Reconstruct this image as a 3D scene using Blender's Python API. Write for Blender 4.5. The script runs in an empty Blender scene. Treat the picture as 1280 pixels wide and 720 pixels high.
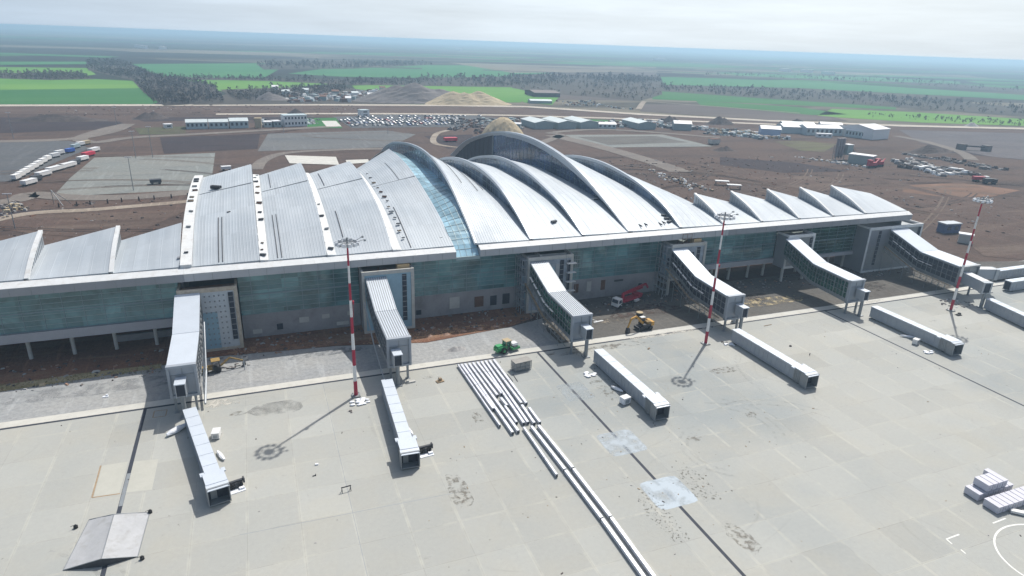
import bpy, math, random
import numpy as np
from mathutils import Vector, Matrix
random.seed(7)
S = bpy.context.scene
COL = S.collection
R = math.radians
# ------------------------------------------------------------------ survey: camera calibration -> ground points
FPX, PITCH, ROLL, YAW, CH = 815.33, .360405, .0354988, .3812367, 60.0
_fw = Vector((math.sin(YAW)*math.cos(PITCH), math.cos(YAW)*math.cos(PITCH), -math.sin(PITCH)))
_r0 = Vector((math.cos(YAW), -math.sin(YAW), 0)); _u0 = _r0.cross(_fw)
_rt = _r0*math.cos(ROLL)+_u0*math.sin(ROLL); _up = -_r0*math.sin(ROLL)+_u0*math.cos(ROLL)
def G(a, b, z=0.0):
    d = _rt*((a-640)/FPX) - _up*((b-360)/FPX) + _fw
    t = (z-CH)/d.z
    return Vector((d.x*t, d.y*t, z))
# ------------------------------------------------------------------ node materials
MATS = {}
class NT:
    def __init__(s, name):
        s.m = bpy.data.materials.new(name); s.m.use_nodes = True; s.t = s.m.node_tree; s.n = s.t.nodes; s.l = s.t.links
        s.b = s.n['Principled BSDF']; s.out = s.n['Material Output']
        s._pos = None
    def pos(s):
        if s._pos is None: s._pos = s.n.new('ShaderNodeNewGeometry').outputs['Position']
        return s._pos
    def objc(s): return s.n.new('ShaderNodeTexCoord').outputs['Object']
    def scale(s, vec, sc, rot=0.0, loc=(0,0,0)):
        k = s.n.new('ShaderNodeMapping'); k.inputs['Scale'].default_value = sc; k.inputs['Rotation'].default_value = (0,0,rot); k.inputs['Location'].default_value = loc
        s.l.new(vec, k.inputs[0]); return k.outputs[0]
    def noise(s, vec, sc, det=4, rough=.55, dist=0):
        k = s.n.new('ShaderNodeTexNoise'); k.inputs['Scale'].default_value = sc; k.inputs['Detail'].default_value = det
        k.inputs['Roughness'].default_value = rough; k.inputs['Distortion'].default_value = dist
        s.l.new(vec, k.inputs['Vector']); return k.outputs['Fac']
    def ramp(s, f, stops):
        k = s.n.new('ShaderNodeValToRGB'); e = k.color_ramp.elements
        while len(e) < len(stops): e.new(.5)
        for i, (p, c) in enumerate(stops):
            e[i].position = p; e[i].color = (c, c, c, 1) if isinstance(c, (int, float)) else (*c, 1)
        s.l.new(f, k.inputs[0]); return k.outputs[0]
    def mix(s, f, a, b, mode='MIX'):
        k = s.n.new('ShaderNodeMix'); k.data_type = 'RGBA'; k.blend_type = mode
        for v, i in ((f, 0), (a, 6), (b, 7)):
            if isinstance(v, (int, float)): k.inputs[i].default_value = v if i == 0 else (v, v, v, 1)
            elif isinstance(v, tuple): k.inputs[i].default_value = (*v, 1)
            else: s.l.new(v, k.inputs[i])
        return k.outputs[2]
    def math(s, op, a, b=None, c=None):
        k = s.n.new('ShaderNodeMath'); k.operation = op
        for i, v in enumerate((a, b, c)):
            if v is None: continue
            if isinstance(v, (int, float)): k.inputs[i].default_value = v
            else: s.l.new(v, k.inputs[i])
        return k.outputs[0]
    def xyz(s, vec):
        k = s.n.new('ShaderNodeSeparateXYZ'); s.l.new(vec, k.inputs[0]); return k.outputs
    def comb(s, x, y, z=0.0):
        k = s.n.new('ShaderNodeCombineXYZ')
        for i, v in enumerate((x, y, z)):
            if isinstance(v, (int, float)): k.inputs[i].default_value = v
            else: s.l.new(v, k.inputs[i])
        return k.outputs[0]
    def white(s, vec):
        k = s.n.new('ShaderNodeTexWhiteNoise'); k.noise_dimensions = '3D'; s.l.new(vec, k.inputs['Vector']); return k.outputs['Value']
    def set(s, col=None, rough=None, metal=None, spec=None):
        for v, n in ((col, 'Base Color'), (rough, 'Roughness'), (metal, 'Metallic'), (spec, 'Specular IOR Level')):
            if v is None: continue
            if isinstance(v, tuple): s.b.inputs[n].default_value = (*v, 1)
            elif isinstance(v, (int, float)): s.b.inputs[n].default_value = v
            else: s.l.new(v, s.b.inputs[n])
    def bump(s, h, strength=.3, dist=.1):
        k = s.n.new('ShaderNodeBump'); k.inputs['Strength'].default_value = strength; k.inputs['Distance'].default_value = dist
        s.l.new(h, k.inputs['Height']); s.l.new(k.outputs[0], s.b.inputs['Normal'])
def mat(name, col, rough=.6, metal=0, var=.18, sc=.6, spec=.4, dirt=None, bump=0):
    """plain procedural material: colour broken up by two octaves of noise"""
    if name in MATS: return MATS[name]
    t = NT(name); v = t.objc()
    n1 = t.noise(v, sc, 5); n2 = t.noise(v, sc*7, 3)
    f = t.ramp(t.math('ADD', t.math('MULTIPLY', n1, .65), t.math('MULTIPLY', n2, .35)), [(.32, 0.0), (.68, 1.0)])
    lo = tuple(c*(1-var) for c in col); hi = tuple(min(1, c*(1+var*.7)) for c in col)
    c = t.mix(f, lo, hi)
    if dirt:
        d = t.ramp(t.noise(v, sc*1.7, 6, .65), [(.52, 0.0), (.7, 1.0)]); c = t.mix(t.math('MULTIPLY', d, .55), c, dirt)
    t.set(c, rough, metal, spec)
    if bump: t.bump(t.noise(v, sc*8, 4), bump, .05)
    MATS[name] = t.m; return t.m
def m_soil(name, c1, c2, c3, sc=1.0, bump=.5):
    t = NT(name); p = t.pos()
    a = t.noise(t.scale(p, (.02*sc, .035*sc, .02)), 1.0, 7, .6, .4)
    b = t.noise(t.scale(p, (.009*sc, .06*sc, .02), .35), 1.0, 6, .62, .6)
    c = t.noise(p, .45*sc, 6, .65); d = t.noise(t.scale(p, (.25*sc, .02*sc, 1), -.5), 1.0, 4, .6, .5)
    k = t.mix(t.ramp(a, [(.35, 0.), (.65, 1.)]), c1, c2)
    k = t.mix(t.math('MULTIPLY', t.ramp(b, [(.5, 0.), (.68, 1.)]), .75), k, c3)
    k = t.mix(t.math('MULTIPLY', t.ramp(d, [(.56, 0.), (.66, 1.)]), .35), k, tuple(x*1.5 for x in c1))
    k = t.mix(.8, k, t.ramp(c, [(.3, .62), (.7, 1.0)]), 'MULTIPLY')
    t.set(k, .95, 0, .1); t.bump(c, bump, .5)
    MATS[name] = t.m; return t.m
def m_apron():
    t = NT('apron_concrete'); p = t.pos(); o = t.xyz(p)
    gx = t.math('DIVIDE', t.math('SUBTRACT', o[0], 1.0), 6.6); gy = t.math('DIVIDE', t.math('SUBTRACT', o[1], 54.3), 6.6)
    cell = t.white(t.comb(t.math('FLOOR', gx), t.math('FLOOR', gy), 1.0))
    row = t.white(t.comb(0.0, t.math('FLOOR', gy), 3.0)); colr = t.white(t.comb(t.math('FLOOR', gx), 0.0, 5.0))
    def joint(g, w, soft):
        f = t.math('ABSOLUTE', t.math('SUBTRACT', t.math('FRACT', t.math('ADD', g, .5)), .5))
        return t.ramp(f, [(w, 1.0), (w+soft, 0.0)])
    big = t.noise(p, .022, 5, .6, .5); med = t.noise(p, .11, 6, .62, .4); fine = t.noise(p, 1.7, 5, .7)
    base = t.mix(t.ramp(big, [(.32, 0.), (.68, 1.)]), (.340, .347, .328), (.388, .388, .360))
    base = t.mix(t.math('MULTIPLY', t.ramp(t.noise(t.scale(p, (1,1,1), 0, (60, 0, 0)), .017, 4, .5), [(.5, 0.), (.62, 1.)]), .8), base, (.265, .288, .290))
    base = t.mix(t.math('MULTIPLY', t.ramp(med, [(.45, 0.), (.7, 1.)]), .35), base, (.40, .375, .31))
    tone = t.math('ADD', t.math('ADD', t.math('MULTIPLY', cell, .10), t.math('MULTIPLY', row, .09)), t.math('MULTIPLY', colr, .06))
    base = t.mix(1.0, base, t.mix(tone, .86, 1.6), 'MULTIPLY')
    brk = t.ramp(t.noise(p, .16, 4, .7), [(.42, 0.), (.6, 1.)])
    jl = t.math('MULTIPLY', t.math('MAXIMUM', joint(gx, .008, .035), joint(gy, .006, .022)), brk)
    base = t.mix(t.math('MULTIPLY', jl, .5), base, (.50, .49, .43))
    jd = t.math('MAXIMUM', joint(gx, .001, .004), joint(gy, .0015, .005))
    base = t.mix(t.math('MULTIPLY', jd, .5), base, (.16, .15, .13))
    st = t.ramp(t.noise(p, .5, 7, .72, .8), [(.62, 0.), (.72, 1.)])
    base = t.mix(t.math('MULTIPLY', st, .3), base, (.17, .165, .145))
    sp = t.ramp(t.noise(t.scale(p, (1.0, .55, 1), .4), 1.3, 3, .5), [(.735, 0.), (.76, 1.)])
    base = t.mix(t.math('MULTIPLY', sp, .5), base, (.12, .11, .09))
    # faint curved tyre tracks
    rg = t.math('SUBTRACT', 1.0, t.math('ABSOLUTE', t.math('SUBTRACT', t.math('FRACT', t.math('MULTIPLY', t.noise(p, .035, 1, .3), 16.0)), .5)))
    tr = t.math('MULTIPLY', t.ramp(rg, [(.93, 0.), (.99, 1.)]), t.ramp(t.noise(p, .06, 3), [(.55, 0.), (.68, 1.)]))
    base = t.mix(t.math('MULTIPLY', tr, .22), base, (.2, .195, .17))
    base = t.mix(.5, base, t.ramp(fine, [(.25, .86), (.75, 1.06)]), 'MULTIPLY')
    t.set(base, .85, 0, .25); t.bump(fine, .12, .02)
    return t.m
def m_fields():
    """patchwork of winter crops, ploughed land and dark woods"""
    t = NT('farmland_patchwork'); p = t.pos()
    v = t.n.new('ShaderNodeTexVoronoi'); v.distance = 'CHEBYCHEV'; v.inputs['Scale'].default_value = 1.0; v.inputs['Randomness'].default_value = .85
    w = t.scale(p, (1/1100, 1/420, 1), .32)
    t.l.new(w, v.inputs['Vector']); r = t.xyz(v.outputs['Color'])[0]
    c = t.ramp(r, [(.0, (.030, .030, .030)), (.24, (.085, .075, .062)), (.38, (.17, .15, .115)), (.50, (.05, .07, .04)), (.62, (.05, .17, .05)), (.84, (.035, .045, .035))])
    t.n[-1].color_ramp.interpolation = 'CONSTANT'
    n = t.noise(t.scale(p, (1/700, 1/160, 1), .32), 1.0, 7, .62); d = t.ramp(n, [(.48, 0.), (.56, 1.)])
    c = t.mix(t.math('MULTIPLY', d, .7), c, (.032, .032, .03))
    f = t.ramp(t.noise(t.scale(p, (1/90, 1/25, 1), .32), 1.0, 5, .6), [(.3, .7), (.7, 1.15)])
    c = t.mix(1.0, c, f, 'MULTIPLY')
    t.set(c, 1.0, 0, 0.05); return t.m
def m_crop(name, a, b):
    t = NT(name); p = t.pos()
    n = t.noise(t.scale(p, (.002, .012, 1), .12), 1.0, 6, .6); w = t.noise(t.scale(p, (.03, .16, 1), .05), 1.0, 4, .6)
    c = t.mix(t.ramp(n, [(.3, 0.), (.7, 1.)]), a, b); c = t.mix(.6, c, t.ramp(w, [(.3, .8), (.7, 1.1)]), 'MULTIPLY')
    t.set(c, .95, 0, .1); MATS[name] = t.m; return t.m
def m_glass(name, col, tint, fac, rough=.06):
    t = NT(name); v = t.objc()
    n = t.noise(v, .12, 4, .6, .6)
    o = t.xyz(t.pos()); w = t.white(t.comb(t.math('FLOOR', t.math('DIVIDE', t.math('ADD', o[0], t.math('MULTIPLY', o[1], .37)), 3.3)), t.math('FLOOR', t.math('DIVIDE', o[2], 2.1)), 1.0))
    c = t.mix(t.ramp(n, [(.35, 0.), (.65, 1.)]), tuple(c*.6 for c in col), tuple(min(1, c*1.5) for c in col))
    t.set(t.mix(1.0, c, t.mix(w, .72, 1.25), 'MULTIPLY'), rough, 0, .6); t.bump(t.noise(v, .35, 3), .15, .06)
    tr = t.n.new('ShaderNodeBsdfTransparent'); tr.inputs[0].default_value = (*tint, 1)
    mx = t.n.new('ShaderNodeMixShader'); mx.inputs[0].default_value = fac
    t.l.new(t.b.outputs[0], mx.inputs[1]); t.l.new(tr.outputs[0], mx.inputs[2]); t.l.new(mx.outputs[0], t.out.inputs[0])
    MATS[name] = t.m; return t.m
def m_roof():
    t = NT('roof_sheet'); p = t.pos(); o = t.xyz(p)
    a = t.noise(t.scale(p, (.9, .05, .05)), 1.0, 5, .6); b = t.noise(p, .09, 5, .6); sh = t.white(t.comb(t.math('FLOOR', t.math('DIVIDE', o[0], 1.24)), t.math('FLOOR', t.math('DIVIDE', o[1], 11.0)), 2.0))
    c = t.mix(t.ramp(b, [(.35, 0.), (.65, 1.)]), (.40, .44, .475), (.465, .50, .53))
    c = t.mix(1.0, c, t.mix(sh, .93, 1.04), 'MULTIPLY'); c = t.mix(.4, c, t.ramp(a, [(.3, .88), (.7, 1.05)]), 'MULTIPLY')
    lap = t.ramp(t.math('FRACT', t.math('DIVIDE', o[1], 11.0)), [(.0, 1.0), (.012, 0.0)])
    c = t.mix(t.math('MULTIPLY', lap, .3), c, (.28, .30, .33))
    d = t.ramp(t.noise(p, .8, 6, .7), [(.6, 0.), (.75, 1.)]); c = t.mix(t.math('MULTIPLY', d, .18), c, (.30, .30, .30))
    t.set(c, t.ramp(b, [(.3, .45), (.7, .62)]), .08, .25); t.bump(t.noise(p, .5, 3), .12, .05); return t.m
M = {}
M['roof'] = m_roof()
M['seam'] = mat('roof_seam', (.41, .455, .49), .45, .15, .1, .3)
M['white'] = mat('white_membrane', (.62, .63, .63), .6, 0, .1, .5, .3, (.45, .42, .38))
M['fascia'] = mat('fascia_panel', (.25, .26, .285), .4, .2, .08, .4, .5)
M['fascia_light'] = mat('fascia_light', (.40, .41, .43), .45, .1, .08, .4, .4, (.45, .44, .42))
M['archband'] = mat('arch_band', (.30, .34, .39), .38, .3, .1, .3, .5)
M['conc'] = mat('wall_concrete', (.29, .28, .285), .85, 0, .2, .25, .2, (.17, .155, .145), .2)
M['lconc'] = mat('light_concrete', (.46, .45, .42), .85, 0, .15, .3, .2, (.32, .29, .26), .2)
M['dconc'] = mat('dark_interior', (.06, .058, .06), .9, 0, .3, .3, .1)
M['inner'] = mat('interior_wall', (.22, .25, .24), .9, 0, .3, .12, .1)
M['glass'] = m_glass('facade_glass', (.13, .25, .26), (.4, .68, .68), .22)
M['gglass'] = m_glass('green_glass', (.02, .085, .075), (.45, .8, .7), .45)
M['sky'] = m_glass('skylight_reflected_sky', (.26, .42, .50), (.35, .6, .7), .05, .25)  # pale blue base colour carries the sky reflected in the glass
M['archglass'] = m_glass('arch_glass', (.065, .115, .21), (.55, .65, .8), .3, .08)
M['archglass2'] = m_glass('low_arch_reflection', (.15, .20, .27), (.55, .65, .8), .2, .12)  # lighter base colour; reflections on the lower arches are put into it
M['mull'] = mat('mullion_metal', (.17, .23, .26), .5, .4, .1)
M['lmull'] = mat('light_mullion', (.30, .38, .40), .5, .4, .1)
M['steel'] = mat('grey_steel', (.25, .27, .285), .5, .35, .15, .8, .5, (.22, .2, .18))
M['lsteel'] = mat('light_steel', (.36, .39, .42), .42, .3, .1, .6, .5, (.4, .4, .4))
M['dsteel'] = mat('dark_steel', (.06, .062, .07), .6, .3, .3, 1)
M['tun'] = mat('tunnel_paint_shaded', (.31, .34, .38), .5, .15, .09, .5, .4, (.36, .37, .38))  # side colour darkened: shade of the sides away from the sun put in
M['tunroof'] = mat('tunnel_paint_lit', (.50, .545, .60), .5, .1, .06, .5, .4)  # lighter copy of the side colour for the sunlit tops
M['black'] = mat('black_rubber', (.018, .018, .02), .7, 0, .3, 2)
M['hole'] = mat('dark_opening', (.03, .035, .05), .8, 0, .3, 1)
M['red'] = mat('red_paint', (.36, .010, .040), .5, 0, .15, 1, .4)
M['wpaint'] = mat('white_paint', (.72, .71, .69), .5, 0, .1, 1, .4, (.5, .48, .45))
M['alu'] = mat('galvanised_duct', (.58, .60, .66), .45, .35, .08, 1.2, .5)
M['lamp'] = mat('floodlight_housing', (.55, .57, .6), .4, .5, .1, 2)
M['lampglass'] = mat('floodlight_glass', (.8, .82, .84), .15, 0, .05, 2, .8)
M['plastic'] = mat('white_sheeting', (.74, .76, .80), .35, 0, .15, 1.5, .6, None, .6)
M['blue'] = mat('blue_foil', (.12, .24, .40), .45, 0, .2, .8)
M['lblue'] = mat('pale_blue_panel', (.24, .38, .47), .45, .1, .12, .7, .5)
M['green'] = mat('machine_green', (.03, .30, .10), .45, 0, .15, 2, .5, (.08, .12, .06))
M['yellow'] = mat('machine_yellow', (.50, .27, .05), .6, 0, .2, 2, .4, (.14, .10, .06))
M['orange'] = mat('orange_box', (.60, .42, .22), .7, 0, .15, 2)
M['cargored'] = mat('bright_red_cover', (.52, .02, .05), .5, 0, .2, .3)
M['cblue'] = mat('cover_blue', (.03, .10, .42), .5, 0, .2, .3)
M['bandgrey'] = mat('band_grey', (.36,.36,.38), .6, .1, .1, .5)
M['wood'] = mat('timber', (.30, .22, .14), .85, 0, .3, 2)
M['rust'] = mat('rusty_parapet', (.34, .21, .15), .9, 0, .35, .6, .2, (.4, .38, .34))
M['tent'] = mat('canopy_fabric', (.39, .395, .405), .8, 0, .12, .5, .15, (.27,.265,.25))
M['bark'] = mat('bare_twigs', (.095, .085, .078), .95, 0, .3, .05, .1)
M['bark2'] = mat('greyish_twigs', (.12, .108, .09), .95, 0, .3, .05, .1)
M['sand'] = mat('sand', (.44, .36, .24), .95, 0, .2, .06, .1, (.34, .29, .2), .4)
M['spoil'] = mat('dark_spoil', (.085, .07, .066), .95, 0, .3, .06, .1, (.14, .115, .1), .6)
M['gspoil'] = mat('grey_spoil', (.17, .155, .15), .95, 0, .25, .06, .1, (.22, .2, .18), .6)
M['rubble'] = mat('rubble_stone', (.34, .33, .32), .9, 0, .4, .2, .1)
M['shed'] = mat('shed_cladding', (.24, .30, .31), .7, .1, .15, .1)
M['shedroof'] = mat('shed_roof_sheet', (.50, .55, .55), .5, .1, .1, .1)
M['office'] = mat('pale_blue_cladding', (.40, .48, .50), .7, 0, .1, .1)
M['bigwhite'] = mat('white_cladding', (.66, .66, .66), .5, 0, .05, .1)
M['window'] = mat('window_dark', (.05, .06, .08), .2, 0, .2, 1, .6)
M['brownroof'] = mat('brown_roof', (.15, .12, .115), .8, 0, .2, .05)
M['pink'] = mat('silo_steel', (.22, .20, .215), .6, .2, .15, .3)
M['tinted'] = mat('rust_tint', (.14, .07, .045), .9, 0, .4, .7)
# ------------------------------------------------------------------ mesh builder
class MB:
    def __init__(s): s.v = []; s.f = []; s.m = []
    def add(s, vs, fs, m=0):
        o = len(s.v); s.v += [tuple(p) for p in vs]; s.f += [tuple(i+o for i in f) for f in fs]; s.m += [m]*len(fs); return s
    def hexa(s, p, m=0):   # p: 4 bottom, 4 top
        return s.add(p, [(3,2,1,0),(4,5,6,7),(0,1,5,4),(1,2,6,5),(2,3,7,6),(3,0,4,7)], m)
    def box(s, x0, x1, y0, y1, z0, z1, m=0):
        return s.hexa([(x0,y0,z0),(x1,y0,z0),(x1,y1,z0),(x0,y1,z0),(x0,y0,z1),(x1,y0,z1),(x1,y1,z1),(x0,y1,z1)], m)
    def cbox(s, c, d, m=0, rz=0, taper=1.0):
        x, y, z = c; a, b, h = d[0]/2, d[1]/2, d[2]; ca, sa = math.cos(rz), math.sin(rz); p = []
        for k, zz in ((1, z), (taper, z+h)):
            for (i, j) in ((-a,-b),(a,-b),(a,b),(-a,b)): p.append((x+(i*ca-j*sa)*k, y+(i*sa+j*ca)*k, zz))
        return s.hexa(p, m)
    def beam(s, p, q, w, h=None, m=0):
        h = h or w; p = Vector(p); q = Vector(q); d = (q-p).normalized()
        u = d.cross(Vector((0,0,1)))
        if u.length < 1e-3: u = Vector((1,0,0))
        u.normalize(); v = u.cross(d); u = u*w/2; v = v*h/2
        return s.hexa([p-u-v, p+u-v, q+u-v, q-u-v, p-u+v, p+u+v, q+u+v, q-u+v], m)
    def tube(s, p, q, r, n=10, r2=None, m=0, caps=True):
        r2 = r if r2 is None else r2; p = Vector(p); q = Vector(q); d = (q-p).normalized()
        u = d.cross(Vector((0,0,1)))
        if u.length < 1e-3: u = Vector((1,0,0))
        u.normalize(); v = u.cross(d); vs = []
        for c, rr in ((p, r), (q, r2)):
            for i in range(n):
                a = 2*math.pi*i/n; vs.append(c+u*math.cos(a)*rr+v*math.sin(a)*rr)
        fs = [(i, (i+1)%n, n+(i+1)%n, n+i) for i in range(n)]
        if caps: fs += [tuple(range(n-1,-1,-1)), tuple(range(n, 2*n))]
        return s.add(vs, fs, m)
    def loft(s, loops, m=0, caps=True, mside=None):
        n = len(loops[0]); vs = [p for l in loops for p in l]; fs = []
        for k in range(len(loops)-1):
            for i in range(n):
                j = (i+1) % n; fs.append((k*n+i, k*n+j, (k+1)*n+j, (k+1)*n+i))
        if caps: fs += [tuple(range(n-1,-1,-1)), tuple(range((len(loops)-1)*n, len(loops)*n))]
        return s.add(vs, fs, m)
    def prism(s, pts, z0, z1, m=0):
        n = len(pts); vs = [(p[0],p[1],z0) for p in pts]+[(p[0],p[1],z1) for p in pts]
        return s.add(vs, [tuple(range(n-1,-1,-1)), tuple(range(n,2*n))]+[(i,(i+1)%n,n+(i+1)%n,n+i) for i in range(n)], m)
    def yprism(s, pts, x0, x1, m=0):   # outline in (y,z), extruded along x
        n = len(pts); vs = [(x0,p[0],p[1]) for p in pts]+[(x1,p[0],p[1]) for p in pts]
        return s.add(vs, [tuple(range(n-1,-1,-1)), tuple(range(n,2*n))]+[(i,(i+1)%n,n+(i+1)%n,n+i) for i in range(n)], m)
    def build(s, name, mats, parent=None, off=None, smooth=False):
        me = bpy.data.meshes.new(name)
        o3 = Vector(off) if off is not None else Vector((0,0,0))
        me.from_pydata([tuple(Vector(p)-o3) for p in s.v], [], s.f)
        for k in (mats if isinstance(mats, (list, tuple)) else [mats]): me.materials.append(M[k] if isinstance(k, str) else k)
        me.polygons.foreach_set('material_index', s.m)
        import bmesh
        b = bmesh.new(); b.from_mesh(me); bmesh.ops.recalc_face_normals(b, faces=b.faces); b.to_mesh(me); b.free()
        if smooth: me.polygons.foreach_set('use_smooth', [True]*len(me.polygons))
        o = bpy.data.objects.new(name, me); COL.objects.link(o)
        if parent: o.parent = parent
        elif off is not None: o.location = o3
        return o
def tag(o, label=None, cat=None, group=None, kind=None):
    for k, v in (('label', label), ('category', cat), ('group', group), ('kind', kind)):
        if v: o[k] = v
    return o
def thing(name, loc, label, cat, group=None, rz=0):
    o = bpy.data.objects.new(name, None); COL.objects.link(o); o.empty_display_size = .5
    o.location = loc; o.rotation_euler = (0, 0, rz); return tag(o, label, cat, group)
def copy_thing(o, loc, rz=None, label=None, group=None, parent=None):
    c = o.copy(); COL.objects.link(c)
    if parent is not None: c.parent = parent
    else:
        c.location = loc
        if rz is not None: c.rotation_euler = (0, 0, rz)
        if label: c['label'] = label
        if group: c['group'] = group
    for ch in o.children: copy_thing(ch, None, parent=c)
    return c
def sheet(name, pts, z, m, kind='structure'):
    """flat ground sheet; pts are (x,y)"""
    b = MB(); b.add([(p[0], p[1], z) for p in pts], [tuple(range(len(pts)))])
    o = b.build(name, m)
    if o.data.polygons[0].normal.z < 0:
        o.data.flip_normals()
    return tag(o, kind=kind)
def gsheet(name, px, z, m): return sheet(name, [G(a, b, z) for a, b in px], z, m)
def ribbon(name, pts, w, z, m, w2=None):
    b = MB(); n = len(pts); P = [Vector((p[0], p[1], 0)) for p in pts]; vs = []
    for i in range(n):
        d = (P[min(i+1, n-1)]-P[max(i-1, 0)]).normalized(); u = Vector((-d.y, d.x, 0)); ww = w+(w2-w)*i/(n-1) if w2 else w
        vs += [P[i]+u*ww/2, P[i]-u*ww/2]
    b.add([(v.x, v.y, z) for v in vs], [(2*i, 2*i+1, 2*i+3, 2*i+2) for i in range(n-1)])
    o = b.build(name, m)
    for p in o.data.polygons:
        if p.normal.z < 0: p.flip()
    return tag(o, kind='structure')
def smooth_line(pts, k=6):
    P = [Vector(p) for p in pts]; out = []
    for i in range(len(P)-1):
        a = P[max(i-1,0)]; b = P[i]; c = P[i+1]; d = P[min(i+2,len(P)-1)]
        for j in range(k):
            t = j/k; out.append(.5*((2*b)+(c-a)*t+(2*a-5*b+4*c-d)*t*t+(3*b-a-3*c+d)*t**3))
    out.append(P[-1]); return out
class Prof:
    """smooth roof profile z(y)"""
    def __init__(s, pts):
        s.y = np.array([p[0] for p in pts], float); s.z = np.array([p[1] for p in pts], float)
        h = np.diff(s.y); d = np.diff(s.z)/h; s.m = np.empty(len(s.y)); s.m[0] = d[0]; s.m[-1] = d[-1]
        s.m[1:-1] = (d[:-1]*h[1:]+d[1:]*h[:-1])/(h[:-1]+h[1:])
    def __call__(s, y):
        y = min(max(y, s.y[0]), s.y[-1]); i = min(int(np.searchsorted(s.y, y, 'right'))-1, len(s.y)-2)
        h = s.y[i+1]-s.y[i]; t = (y-s.y[i])/h
        return float((2*t**3-3*t*t+1)*s.z[i]+(t**3-2*t*t+t)*h*s.m[i]+(-2*t**3+3*t*t)*s.z[i+1]+(t**3-t*t)*h*s.m[i+1])
# ------------------------------------------------------------------ world, sun, camera
SUN_AZ = math.atan2(.76, .65)          # clockwise from +Y towards +X
SUN_EL = R(55)
W = bpy.data.worlds.new('World'); S.world = W; W.use_nodes = True
wn = W.node_tree.nodes; wl = W.node_tree.links; bg = wn['Background']
sky = wn.new('ShaderNodeTexSky'); sky.sky_type = 'NISHITA'; sky.sun_disc = False; sky.sun_elevation = SUN_EL; sky.sun_rotation = SUN_AZ
sky.air_density = 1.2; sky.dust_density = 4.0; sky.ozone_density = 1.0; sky.altitude = 100
tc = wn.new('ShaderNodeTexCoord'); mp = wn.new('ShaderNodeMapping'); mp.inputs['Scale'].default_value = (1.2, 1.2, 7)
cn = wn.new('ShaderNodeTexNoise'); cn.inputs['Scale'].default_value = 1.6; cn.inputs['Detail'].default_value = 5
cr = wn.new('ShaderNodeValToRGB'); cr.color_ramp.elements[0].position = .3; cr.color_ramp.elements[0].color = (.80,.80,.80,1); cr.color_ramp.elements[1].position = .7; cr.color_ramp.elements[1].color = (.93,.93,.93,1)
mx = wn.new('ShaderNodeMix'); mx.data_type = 'RGBA'; 
vd = wn.new('ShaderNodeVectorMath'); vd.operation = 'DOT_PRODUCT'; vd.inputs[1].default_value = (math.sin(SUN_AZ), math.cos(SUN_AZ), .15)
gr = wn.new('ShaderNodeValToRGB'); gr.color_ramp.elements[0].position = .35; gr.color_ramp.elements[0].color = (.50,.62,.76,1); gr.color_ramp.elements[1].position = 1.0; gr.color_ramp.elements[1].color = (.80,.89,.96,1)
g2 = wn.new('ShaderNodeVectorMath'); g2.operation = 'SCALE'; g2.inputs['Scale'].default_value = 10.6
wl.new(tc.outputs['Generated'], vd.inputs[0]); wl.new(vd.outputs['Value'], gr.inputs[0]); wl.new(gr.outputs[0], g2.inputs[0]); c2 = wn.new('ShaderNodeTexNoise'); c2.inputs['Scale'].default_value = 2.2; c2.inputs['Detail'].default_value = 6; c2.inputs['Roughness'].default_value = .6; m2 = wn.new('ShaderNodeMapping'); m2.inputs['Scale'].default_value = (1.5, 1.5, 16); wl.new(tc.outputs['Generated'], m2.inputs[0]); wl.new(m2.outputs[0], c2.inputs['Vector'])
c3 = wn.new('ShaderNodeMapRange'); c3.inputs['From Min'].default_value = .3; c3.inputs['From Max'].default_value = .7; c3.inputs['To Min'].default_value = .88; c3.inputs['To Max'].default_value = 1.06; wl.new(c2.outputs['Fac'], c3.inputs[0])
g3 = wn.new('ShaderNodeVectorMath'); g3.operation = 'SCALE'; wl.new(g2.outputs[0], g3.inputs[0]); wl.new(c3.outputs[0], g3.inputs['Scale']); wl.new(g3.outputs[0], mx.inputs[7])
wl.new(tc.outputs['Generated'], mp.inputs[0]); wl.new(mp.outputs[0], cn.inputs['Vector']); wl.new(cn.outputs['Fac'], cr.inputs[0])
el = wn.new('ShaderNodeSeparateXYZ'); wl.new(tc.outputs['Generated'], el.inputs[0])
er = wn.new('ShaderNodeMapRange'); er.inputs['From Min'].default_value = .12; er.inputs['From Max'].default_value = .45; er.inputs['To Min'].default_value = 1.0; er.inputs['To Max'].default_value = .12
wl.new(el.outputs[2], er.inputs[0]); fm = wn.new('ShaderNodeMath'); fm.operation = 'MULTIPLY'; wl.new(cr.outputs[0], fm.inputs[0]); wl.new(er.outputs[0], fm.inputs[1])
wl.new(fm.outputs[0], mx.inputs[0]); wl.new(sky.outputs[0], mx.inputs[6]); wl.new(mx.outputs[2], bg.inputs[0]); bg.inputs[1].default_value = .1
sd = bpy.data.lights.new('sun', 'SUN'); sd.energy = 4.3; sd.angle = R(.8); sd.color = (1, .965, .9)
so = bpy.data.objects.new('sun', sd); COL.objects.link(so); so.location = (100, 100, 150)
sdir = Vector((math.sin(SUN_AZ)*math.cos(SUN_EL), math.cos(SUN_AZ)*math.cos(SUN_EL), math.sin(SUN_EL)))
so.rotation_euler = (-sdir).to_track_quat('-Z', 'Y').to_euler()
cd = bpy.data.cameras.new('camera'); cam = bpy.data.objects.new('camera', cd); COL.objects.link(cam); S.camera = cam
cd.sensor_fit = 'HORIZONTAL'; cd.sensor_width = 36; cd.lens = 36*FPX/1280; cd.clip_start = .5; cd.clip_end = 60000
rm = Matrix((( _rt.x, _up.x, -_fw.x), (_rt.y, _up.y, -_fw.y), (_rt.z, _up.z, -_fw.z)))
cam.matrix_world = Matrix.Translation((0, 0, CH)) @ rm.to_4x4()
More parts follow.
